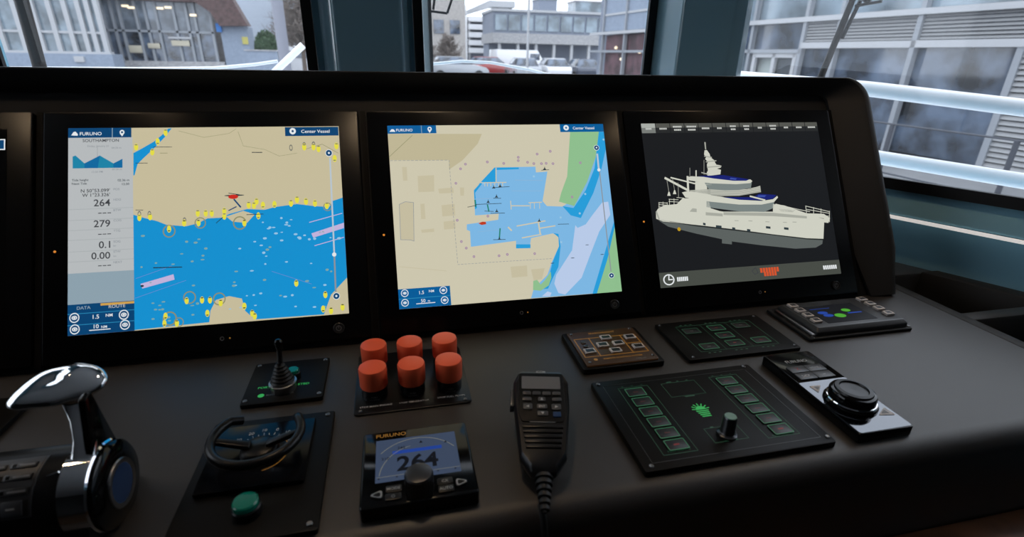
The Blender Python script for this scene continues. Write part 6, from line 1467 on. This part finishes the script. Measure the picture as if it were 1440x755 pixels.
P0, P1 = Vector((1.6505, 0.4600, 0.555)) - Vector((1.70, 0.50, 0)), Vector((1.6370, 0.4860, 0.3875)) - Vector((1.70, 0.50, 0))
MB().tube([tuple(P0 + (P0 - P1) * 0.3), tuple(P0), tuple(P1), tuple(P1 + (P1 - P0) * 0.5)], [0.007, 0.007, 0.0082, 0.008], 10).build('wiper_arm', 'wiper_brown', t)
MB().tube([tuple(P0 + Vector((0.010, -0.014, 0.0))), tuple((P0 + P1) / 2 + Vector((0.006, -0.010, 0)))], 0.0045, 8).build('blade', 'rubber', t)
m = MB(); m.tube([tuple(P0 + Vector((0.004, -0.008, -0.012))), tuple(P0 + Vector((0.034, -0.052, -0.004)))], 0.0035, 8); m.tube([tuple(P0 + Vector((0.004, -0.008, 0.02))), tuple(P0 + Vector((0.02, -0.03, -0.005)))], 0.007, 8); m.build('linkage', 'rubber', t)

# ------------------------------------------------------------------ quay
GZ = -1.2
g = MB().box(-70, 70, 5.0, 160, GZ - 1, GZ).box(3.0, 70, -40, 5.0, GZ - 1, GZ).build('ground', 'paving'); struct(g, 'grey paved quay outside the windows')
w_ = MB().box(-150, 150, -150, 150, -3.2, -3.0).build('water', 'water'); struct(w_, 'dark harbour water beside the boat')

# ------------------------------------------------------------------ right facade: mullions, panes, louvres (t along, z up); plane 10 m to the right
FD = Vector((-0.0752, 0.99717, 0)); FN = Vector((0.99717, 0.0752, 0)); FO = Vector((0.5524, -0.7219, 0)) + FN * 10
fa = empty('glass_facade', 'long glass and louvre facade behind the angled right window', 'building', FO, (0, 0, math.atan2(FD.y, FD.x)))
def fbox(t0, t1, z0, z1, d0, d1):      # d measured towards the boat; local x along t, local y = left of it
    return MB().box(t0, t1, d0, d1, z0, z1)
fbox(-4, 21.5, GZ, 3.4, -3.0, -0.30).build('core', 'grey_wall', fa)  # unseen top kept low so more sky light reaches the worktop
mull = [-2.0, 0.35, 2.7, 7.65, 9.34, 10.25, 11.9, 13.4, 15.0, 16.8, 18.6, 20.4]
for x in mull: fbox(x - 0.045, x + 0.045, GZ, 3.4, -0.02, 0.10).build('mullion', 'mullion', fa)
def pane(t0, t1, z0, z1, m='pane_dark'): fbox(t0, t1, z0, z1, -0.20, -0.06).build('pane', m, fa, smooth=False)
edges = mull[:3] + [4.35, 5.96] + mull[3:]
for a_, b_ in zip(edges, edges[1:]):
    if b_ - a_ > 0.2:
        pane(a_, b_, 1.34, 3.3, 'pane_pale')
        if a_ == 4.35: continue
        if a_ < 10.2: pane(a_, b_, GZ + 0.05, 0.70)
fbox(-4, 21.5, 1.22, 1.32, -0.02, 0.14).build('ledge', 'facade_white', fa); fbox(-4, 21.5, 3.3, 3.4, -0.02, 0.12).build('ledge', 'facade_white', fa); fbox(-4, 21.5, 1.88, 1.94, -0.02, 0.12).build('ledge', 'mullion', fa) if False else None
fbox(-4, 10.25, 0.68, 0.80, -0.02, 0.10).build('band', 'facade_white', fa)
me = None
def slats(t0, t1, z0, z1, n, tilt=0.045):
    h = (z1 - z0) / n
    base = MB(); base.loft([[(x, -0.10, 0), (x, 0.02, -tilt * 0.0), (x, 0.06, -h * 0.72), (x, 0.045, -h * 0.80), (x, -0.10, -h * 0.12)] for x in (0, t1 - t0)])
    o = base.build('louvre_slat', 'louver', fa, smooth=False, loc=(t0, 0, z1)); 
    for k in range(1, n): link('louvre_slat', o.data, fa, (t0, 0, z1 - h * k))
for a_, b_ in ((-2.0, 0.35), (0.35, 2.7), (2.7, 7.60), (7.70, 9.29), (9.39, 10.20)): slats(a_, b_, 0.80, 1.22, 7)
slats(4.35, 5.92, GZ + 0.05, 0.68, 22); fbox(5.90, 6.0, GZ, 0.70, -0.02, 0.08).build('mullion', 'mullion', fa); fbox(4.30, 4.38, GZ, 0.70, -0.02, 0.08).build('mullion', 'mullion', fa)
# entrance bay and shop front further along
pane(10.30, 13.35, 0.66, 1.22); 
fbox(10.2, 21.5, 0.58, 0.66, -0.02, 0.10).build('band', 'mullion', fa)
for x in (10.40, 11.05, 11.72): fbox(x - 0.05, x + 0.05, GZ, 0.58, -0.02, 0.06).build('door_post', 'facade_white', fa)
fbox(10.40, 11.72, 0.48, 0.58, -0.02, 0.06).build('door_head', 'facade_white', fa); fbox(10.45, 11.0, GZ, 0.48, -0.20, -0.06).build('door_leaf', 'door_dark', fa); fbox(11.10, 11.67, GZ, 0.48, -0.20, -0.08).build('door_leaf', 'door_pale', fa)
pane(11.9, 13.35, GZ + 0.05, 0.56, 'pane_pale')
for a_, b_ in ((13.45, 14.95), (15.05, 16.75), (16.85, 18.55), (18.65, 20.35)):
    fbox(a_, b_, GZ + 0.05, 1.20, -0.22, -0.08).build('shop_window', 'interior_red' if a_ > 15 else 'pane_dark', fa, smooth=False)
fbox(16.9, 20.4, 1.34, 3.25, -0.06, 0.02).build('cladding_panel', 'grey_blue', fa); fbox(13.4, 16.75, 1.34, 3.25, -0.06, 0.02).build('cladding_panel', 'grey_blue', fa); fbox(13.4, 20.5, 1.88, 1.95, 0.02, 0.06).build('ledge', 'facade_white', fa)
for x, z in ((19.4, 0.75), (18.9, 0.35), (17.6, 0.6)): MB().lathe([(0.0, -0.06), (0.055, -0.03), (0.055, 0.03), (0.0, 0.06)], (x, -0.04, z), 'z', 12).build('shop_lamp', 'lamp_glow', fa)
# quay railing in front of the facade
RO = Vector((0.5524, -0.7219, 0)) + FN * 6
rl_ = empty('quay_railing', 'dark metal railing on the quay below the white pipe rails', 'railing', RO, (0, 0, math.atan2(FD.y, FD.x)))
for z in (-0.235, -0.785): MB().tube([(-2, 0, z), (12, 0, z)], 0.010, 8).build('rail', 'rail_dark', rl_)
for x in (0.6, 2.1, 3.35, 4.6, 6.1, 7.6, 9.1): MB().tube([(x, 0, GZ), (x, 0, -0.235)], 0.025, 8).build('post', 'rail_dark', rl_)
# crates on the quay by the railing
for x, y, sx, sy, sz, mm, lb in ((7.35, 2.35, 0.9, 0.5, 0.42, 'car_white', 'white crate on the quay behind the lower white rail'), (8.3, 3.4, 0.6, 0.6, 0.62, 'concrete', 'grey concrete block on the quay near the facade'), (7.75, 1.25, 0.7, 0.4, 0.34, 'concrete', 'low grey block on the quay at the right picture edge')):
    c = MB().box(x, x + sx, y, y + sy, GZ, GZ + sz).build('quay_block', mm, bevel=0.03); tag(c, lb, 'block')
    MB().box(x - 0.03, x + sx + 0.03, y - 0.03, y + sy + 0.03, GZ + sz, GZ + sz + 0.06).build('lid', mm, c, bevel=0.015)

# ------------------------------------------------------------------ left glazed building
lb = empty('glazed_pavilion', 'glazed building with white mullions and brown roof in the left window', 'building', (-16, 35, GZ))
def bx(n, x0, x1, y0, y1, z0, z1, m, par, b=0.0): 
    l = par.location; return MB().box(x0 - l.x, x1 - l.x, y0 - l.y, y1 - l.y, z0 - l.z, z1 - l.z).build(n, m, par, bevel=b, smooth=bool(b))
bx('rear_wall', -30, -16.6, 36.5, 37, GZ, 6, 'grey_wall', lb); bx('rear_wall', -17.0, -9.9, 39.8, 40.2, GZ, 6, 'beige_wall', lb)
mx = [-19.6, -18.65, -17.82, -17.03, -16.30, -15.66, -15.22, -14.78]
for a_, b_ in zip(mx, mx[1:]):
    for z0, z1 in ((0.12, 1.05), (1.17, 3.0), (3.1, 5.5)): bx('pane', a_, b_, 35.1, 35.2, z0, z1, 'pane_pale', lb)
for x in mx: bx('mullion', x - 0.11, x + 0.11, 34.9, 35.15, 0.05, 5.6, 'facade_white', lb)
for z in (1.11, 3.05): bx('transom', -19.6, -14.7, 34.95, 35.12, z - 0.06, z + 0.06, 'facade_white', lb)
bx('sill_band', -19.7, -14.6, 34.85, 35.3, 0.02, 0.14, 'facade_white', lb); bx('plinth', -19.7, -14.5, 34.7, 36, GZ, 0.02, 'grey_blue', lb); bx('plinth_sign', -16.36, -15.88, 34.6, 34.7, -0.40, -0.10, 'facade_white', lb)
mx = [-16.6, -15.85, -15.35, -14.95, -14.08, -13.55, -12.98, -12.0, -11.3, -10.87, -10.0]
for a_, b_ in zip(mx, mx[1:]):
    for z0, z1 in ((-0.35, 1.28), (1.40, 3.0)): bx('pane', a_, b_, 38.1, 38.2, z0, z1, 'pane_dark' if z0 < 0 else 'pane_mid', lb)
for x in mx: bx('mullion', x - 0.07, x + 0.07, 37.95, 38.15, -0.6, 3.1, 'mullion', lb)
bx('transom', -16.6, -9.95, 37.95, 38.15, 1.28, 1.40, 'mullion', lb); bx('plinth', -16.6, -9.6, 37.8, 39, GZ, -0.35, 'concrete', lb)
bx('door_frame', -12.53, -11.25, 37.85, 37.98, 0.95, 1.06, 'facade_white', lb); bx('lit_sign', -12.4, -11.4, 37.8, 37.84, 0.55, 0.85, 'furniture', lb)
for x0, x1, z0, z1 in ((-14.84, -14.14, 0.10, 0.52), (-13.77, -13.10, 0.37, 0.66)): bx('display_furniture', x0, x1, 37.85, 37.94, z0, z1, 'furniture', lb, 0.03)
for x, z in ((-14.5, 2.68), (-14.2, 2.60), (-12.65, 2.62), (-12.2, 2.68), (-10.9, 2.3)): bx('ceiling_lamp', x - 0.18, x + 0.18, 37.85, 37.9, z - 0.06, z + 0.06, 'lamp_glow', lb)
bx('upper_fascia', -16, -9.9, 37.6, 38.0, 3.0, 5.5, 'brown_roof', lb)
mm_ = MB(); mm_.M = Matrix(((1, 0, 0, 16), (0, 0, -1, 40 - 35), (0, 1, 0, -GZ), (0, 0, 0, 1))); mm_.prism([(-10.6, 3.05), (-9.77, 2.48), (-9.38, 1.72), (-7.77, 1.78), (-8.43, 3.23), (-9.6, 6.0), (-12, 6.0)], 1.7, 2.7); mm_.build('roof_gable', 'brown_roof', lb, smooth=False)
bx('side_wall', -9.53, -7.99, 37.9, 39.5, GZ, 1.74, 'grey_blue', lb); bx('notice', -8.34, -8.01, 37.82, 37.9, 0.73, 1.15, 'sign_yellow', lb); bx('notice', -9.70, -9.41, 37.7, 37.88, 1.40, 1.88, 'sign_blue', lb)
c = MB().lathe([(4.2, 0), (4.2, 9.5), (4.0, 9.8)], (-11.6, 64, GZ), 'z', 48).build('round_tower', 'pale_wall'); tag(c, 'smooth pale round tower behind the brown roof', 'building')
# hedge
random.seed(7)
hd = empty('hedge_bush', 'rounded green bush beside the grey lamp column', 'bush', (-5.5, 30.5, GZ))
def leaves(n, sz, f):
    m = MB()
    for k in range(n):
        p = f(); a, b = Vector((random.gauss(0, 1), random.gauss(0, 1), random.gauss(0, 1))).normalized() * sz, Vector((random.gauss(0, 1), random.gauss(0, 1), random.gauss(0, 1))).normalized() * sz
        m._add([tuple(p - a), tuple(p + b), tuple(p + a), tuple(p - b)], [(0, 1, 2, 3)])
    return m
def ell():
    v = Vector((random.gauss(0, 1), random.gauss(0, 1), random.gauss(0, 1))).normalized(); r_ = random.uniform(0.8, 1.02); return Vector((v.x * 0.62 * r_, v.y * 0.6 * r_, 1.55 + v.z * 1.0 * r_))
f_ = leaves(2600, 0.055, ell).build('foliage', 'leaf', hd, smooth=False, keepn=True); f_['kind'] = 'stuff'
MB().tube([(0, 0, 0), (0, 0, 1.5)], 0.08, 8).build('stem', 'bark', hd)
MB().lathe([(0.05, 0.62), (0.42, 0.9), (0.54, 1.5), (0.45, 2.1), (0.05, 2.45)], (0, 0, 0), 'z', 16).build('foliage_core', 'leaf', hd)
c = MB().box(-6.3, -4.85, 29.2, 29.5, GZ, 0.36).build('low_wall', 'grey_blue'); tag(c, 'low grey wall in front of the round bush', 'wall'); MB().box(-6.34, -4.81, 29.15, 29.55, 0.36, 0.42).build('coping', 'concrete', c)
c = empty('lamp_column', 'tall grey column standing right of the round bush', 'post', (-1.60, 12, GZ)); MB().lathe([(0.115, 0), (0.115, 6.0)], (0, 0, 0), 'z', 20).build('shaft', 'post_mauve', c); MB().lathe([(0.18, 0), (0.18, 0.12)], (0, 0, 0), 'z', 20).build('base_plate', 'concrete', c)
# bare trees
def tree(x, y, h, sd, label):
    random.seed(sd); t = empty('bare_tree', label, 'tree', (x, y, GZ), (0, 0, 0), 'bare trees beyond the quay')
    MB().tube([(0, 0, 0), (0.05, 0, h * 0.45), (0, 0.05, h * 0.95)], [0.16, 0.10, 0.03], 8).build('trunk', 'bark', t)
    m = MB()
    for k in range(150):
        z0 = h * random.uniform(0.25, 0.9); a = random.uniform(0, 6.28); L = (h - z0) * random.uniform(0.35, 0.7) + 0.4; up = random.uniform(0.25, 0.9)
        p = Vector((0.03, 0.02, z0)); q = p + Vector((math.cos(a), math.sin(a), up)) * L * 0.6; m.tube([tuple(p), tuple(q), tuple(q + Vector((random.gauss(0, .3), random.gauss(0, .3), .35)) * L * .5)], [0.045, 0.028, 0.012], 4, False)
        for j in range(3):
            s0 = p.lerp(q, random.uniform(.4, 1)); m.tube([tuple(s0), tuple(s0 + Vector((random.gauss(0, 1), random.gauss(0, 1), random.uniform(0, 1))).normalized() * L * .35)], [0.022, 0.010], 4, False)
    b = m.build('branches', 'twig', t); b['kind'] = 'stuff'
for x, y, h, sd, lb_ in ((-8.2, 56, 7.0, 1, 'bare brown tree nearest the grey lamp column'), (-5.0, 49, 6.2, 2, 'bare brown tree in the gap right of the lamp column'), (-4.9, 38.5, 5.4, 3, 'bare brown tree close to the middle pillar'), (2.7, 34, 2.6, 4, 'small bare tree low beside the pale wiper'), (5.0, 41, 3.0, 5, 'small bare tree left of the white stair tower')): tree(x, y, h, sd, lb_)
c = MB().box(-7.1, -3.6, 61, 63, GZ, 4.4).build('brick_block', 'beige_wall'); tag(c, 'dull brown block behind the bare trees', 'building')
for k in range(4): MB().box(-6.9 + 0.85 * k, -6.3 + 0.85 * k, 60.9, 61.0, 2.2, 3.4).build('window', 'pane_dark', c)
c = MB().box(-7.1, -5.0, 44, 46, GZ, 0.75).build('white_cabin', 'car_white', bevel=0.05); tag(c, 'low white cabin under the bare trees', 'building'); MB().box(-6.9, -5.2, 43.93, 44, -0.1, 0.4).build('window', 'pane_dark', c)

# ------------------------------------------------------------------ buildings in the window right of the middle pillar
c = empty('beige_block', 'plain beige block at the left of the front right window', 'building', (4.8, 46, GZ)); bx('wall', 2.2, 6.85, 45, 50, GZ, 7.0, 'beige_wall', c); bx('roof_slab', 2.1, 6.95, 44.9, 50, 7.0, 7.3, 'concrete', c)
for k in range(3): bx('window', 3.0 + 1.3 * k, 3.8 + 1.3 * k, 44.92, 45.0, 1.9, 2.9, 'pane_dark', c)
c = empty('stair_tower', 'slim white stair tower left of the car park decks', 'building', (8.6, 61, GZ)); bx('wall', 8.02, 9.10, 60, 62, GZ, 5.2, 'white_paint', c)
for k in range(6): bx('window', 8.35, 8.8, 59.9, 60, -0.2 + 0.9 * k, 0.25 + 0.9 * k, 'pane_mid', c)
c = empty('parking_deck', 'open car park with stacked white decks in the front right window', 'building', (10.5, 62, GZ)); bx('rear_wall', 9.2, 11.9, 62.5, 63, GZ, 4.1, 'grey_wall', c)
for k in range(5): bx('deck', 9.25, 11.9, 60, 63, 0.55 + 0.78 * k, 1.05 + 0.78 * k, 'white_paint', c)
for x in (9.35, 11.8): bx('column', x - 0.12, x + 0.12, 60.1, 60.35, GZ, 4.1, 'concrete', c)
c = empty('roof_canopy', 'pale sloping roof canopy above the car park decks', 'roof', (10.5, 56, GZ))
mm_ = MB(); l = c.location; mm_.M = Matrix(((1, 0, 0, -l.x), (0, 0, -1, 55 - l.y), (0, 1, 0, -l.z), (0, 0, 0, 1))); mm_.prism([(8.4, 4.0), (10.9, 4.75), (13.2, 4.75), (13.2, 5.3), (10.6, 5.3), (8.4, 4.35)], -2.0, 0.0); mm_.build('slab', 'facade_white', c, smooth=False); bx('column', 12.7, 13.0, 55.5, 55.8, GZ, 4.8, 'concrete', c)
c = empty('office_block', 'long grey office block with a pale fascia behind the parked cars', 'building', (15, 51, GZ))
bx('upper_storey', 10.1, 21.5, 50.3, 56, 2.25, 4.05, 'grey_wall', c); bx('fascia', 10.0, 21.6, 50.0, 56, 1.42, 2.27, 'concrete', c); bx('rear_wall', 10.2, 21.5, 53, 56, GZ, 1.42, 'grey_wall', c); bx('parapet', 10.0, 21.6, 50.1, 56, 4.05, 4.25, 'facade_white', c)
for k in range(9): bx('pane', 10.3 + 1.25 * k, 11.35 + 1.25 * k, 50.2, 50.3, 2.5, 3.8, 'pane_pale', c)
for k in range(7): bx('column', 10.6 + 1.75 * k, 10.85 + 1.75 * k, 50.2, 50.5, GZ, 1.42, 'facade_white', c)
for x0, x1, z1, lb_ in ((15.1, 16.9, 5.4, 'left dark plant room on the office roof'), (18.8, 22.4, 5.35, 'right glazed plant room on the office roof')):
    q = MB().box(x0, x1, 53, 55.5, 4.25, z1).build('plant_room', 'grey_wall' if x0 < 16 else 'pane_pale'); tag(q, lb_, 'building'); MB().box(x0 - 0.1, x1 + 0.1, 52.9, 55.6, z1, z1 + 0.1).build('roof_slab', 'concrete', q)
c = empty('lamp_post', 'thin white lamp post in front of the office block', 'post', (5.78, 20, GZ)); MB().lathe([(0.05, 0), (0.045, 5)], (0, 0, 0), 'z', 12).build('shaft', 'facade_white', c); MB().lathe([(0.10, 0), (0.10, 0.1)], (0, 0, 0), 'z', 12).build('base_plate', 'concrete', c)

# ------------------------------------------------------------------ vehicles
def car(x, y, rz, m, label, s=1.0, van=False):
    t = empty('van' if van else 'car', label, 'van' if van else 'car', (x, y, GZ), (0, 0, rz), 'parked vehicles on the quay')
    h = 1.0 if not van else 1.35
    body = [(-2.05, 0.35), (-2.1, 0.75), (-1.95, 0.92), (-1.2, 1.0), (1.1, 0.98), (1.9, 0.80), (2.1, 0.62), (2.1, 0.35)] if not van else [(-2.4, 0.35), (-2.4, 2.0), (1.2, 2.0), (1.75, 1.25), (2.35, 1.05), (2.4, 0.35)]
    mm_ = MB(); mm_.M = Matrix(((1, 0, 0, 0), (0, 0, 1, 0), (0, 1, 0, 0), (0, 0, 0, 1))); mm_.prism(body, -0.85, 0.85); mm_.build('body', m, t, bevel=0.06)
    if not van:
        mm_ = MB(); mm_.loft([[(-1.75, -0.78, 0.92), (1.0, -0.78, 0.92), (1.0, 0.78, 0.92), (-1.75, 0.78, 0.92)], [(-1.25, -0.62, 1.42), (0.25, -0.62, 1.42), (0.25, 0.62, 1.42), (-1.25, 0.62, 1.42)]]); mm_.build('cabin_glass', 'pane_dark', t, bevel=0.04)
        MB().box(-1.2, 0.2, -0.6, 0.6, 1.40, 1.46).build('roof', m, t, bevel=0.03)
    else:
        MB().box(0.5, 1.4, -0.87, 0.87, 1.25, 1.75).build('cabin_glass', 'pane_dark', t, bevel=0.04)
    for wx in (-1.3, 1.35):
        for wy in (-0.8, 0.8): MB().lathe([(0.32, -0.1), (0.32, 0.1)], (wx, wy, 0.32), 'y', 18).build('wheel', 'tyre', t)
    return t
car(-11.0, 47, 0.1, 'car_white', 'white car parked in front of the glazed building')
cols = ['car_silver', 'car_white', 'car_dark', 'car_white', 'car_silver', 'car_dark']
names = ['silver', 'white', 'dark', 'white', 'silver', 'dark']
for k in range(6):
    car(9.7 + 2.15 * k, 37.0, R(90), cols[k], '%s parked car, number %s from the left in the row before the office block' % (names[k], ('one', 'two', 'three', 'four', 'five', 'six')[k]))
car(11.2, 44.0, 0.2, 'car_white', 'white van behind the left end of the car row', van=True)
car(8.0, 40.0, 0.6, 'car_red', 'red car below the car park decks'); car(4.9, 36.0, 0.2, 'car_silver', 'silver car low beside the pale wiper')

for o in scene.objects:
    n = o.name.split('.')[0]
    if o.parent is not None and (n.endswith('lettering') or n.endswith('marking') or n in ('chart_picture', 'heading_scale', 'green_gauges', 'blue_gauges', 'lamp_emblem', 'power_symbol', 'linkage')): o['kind'] = 'stuff'
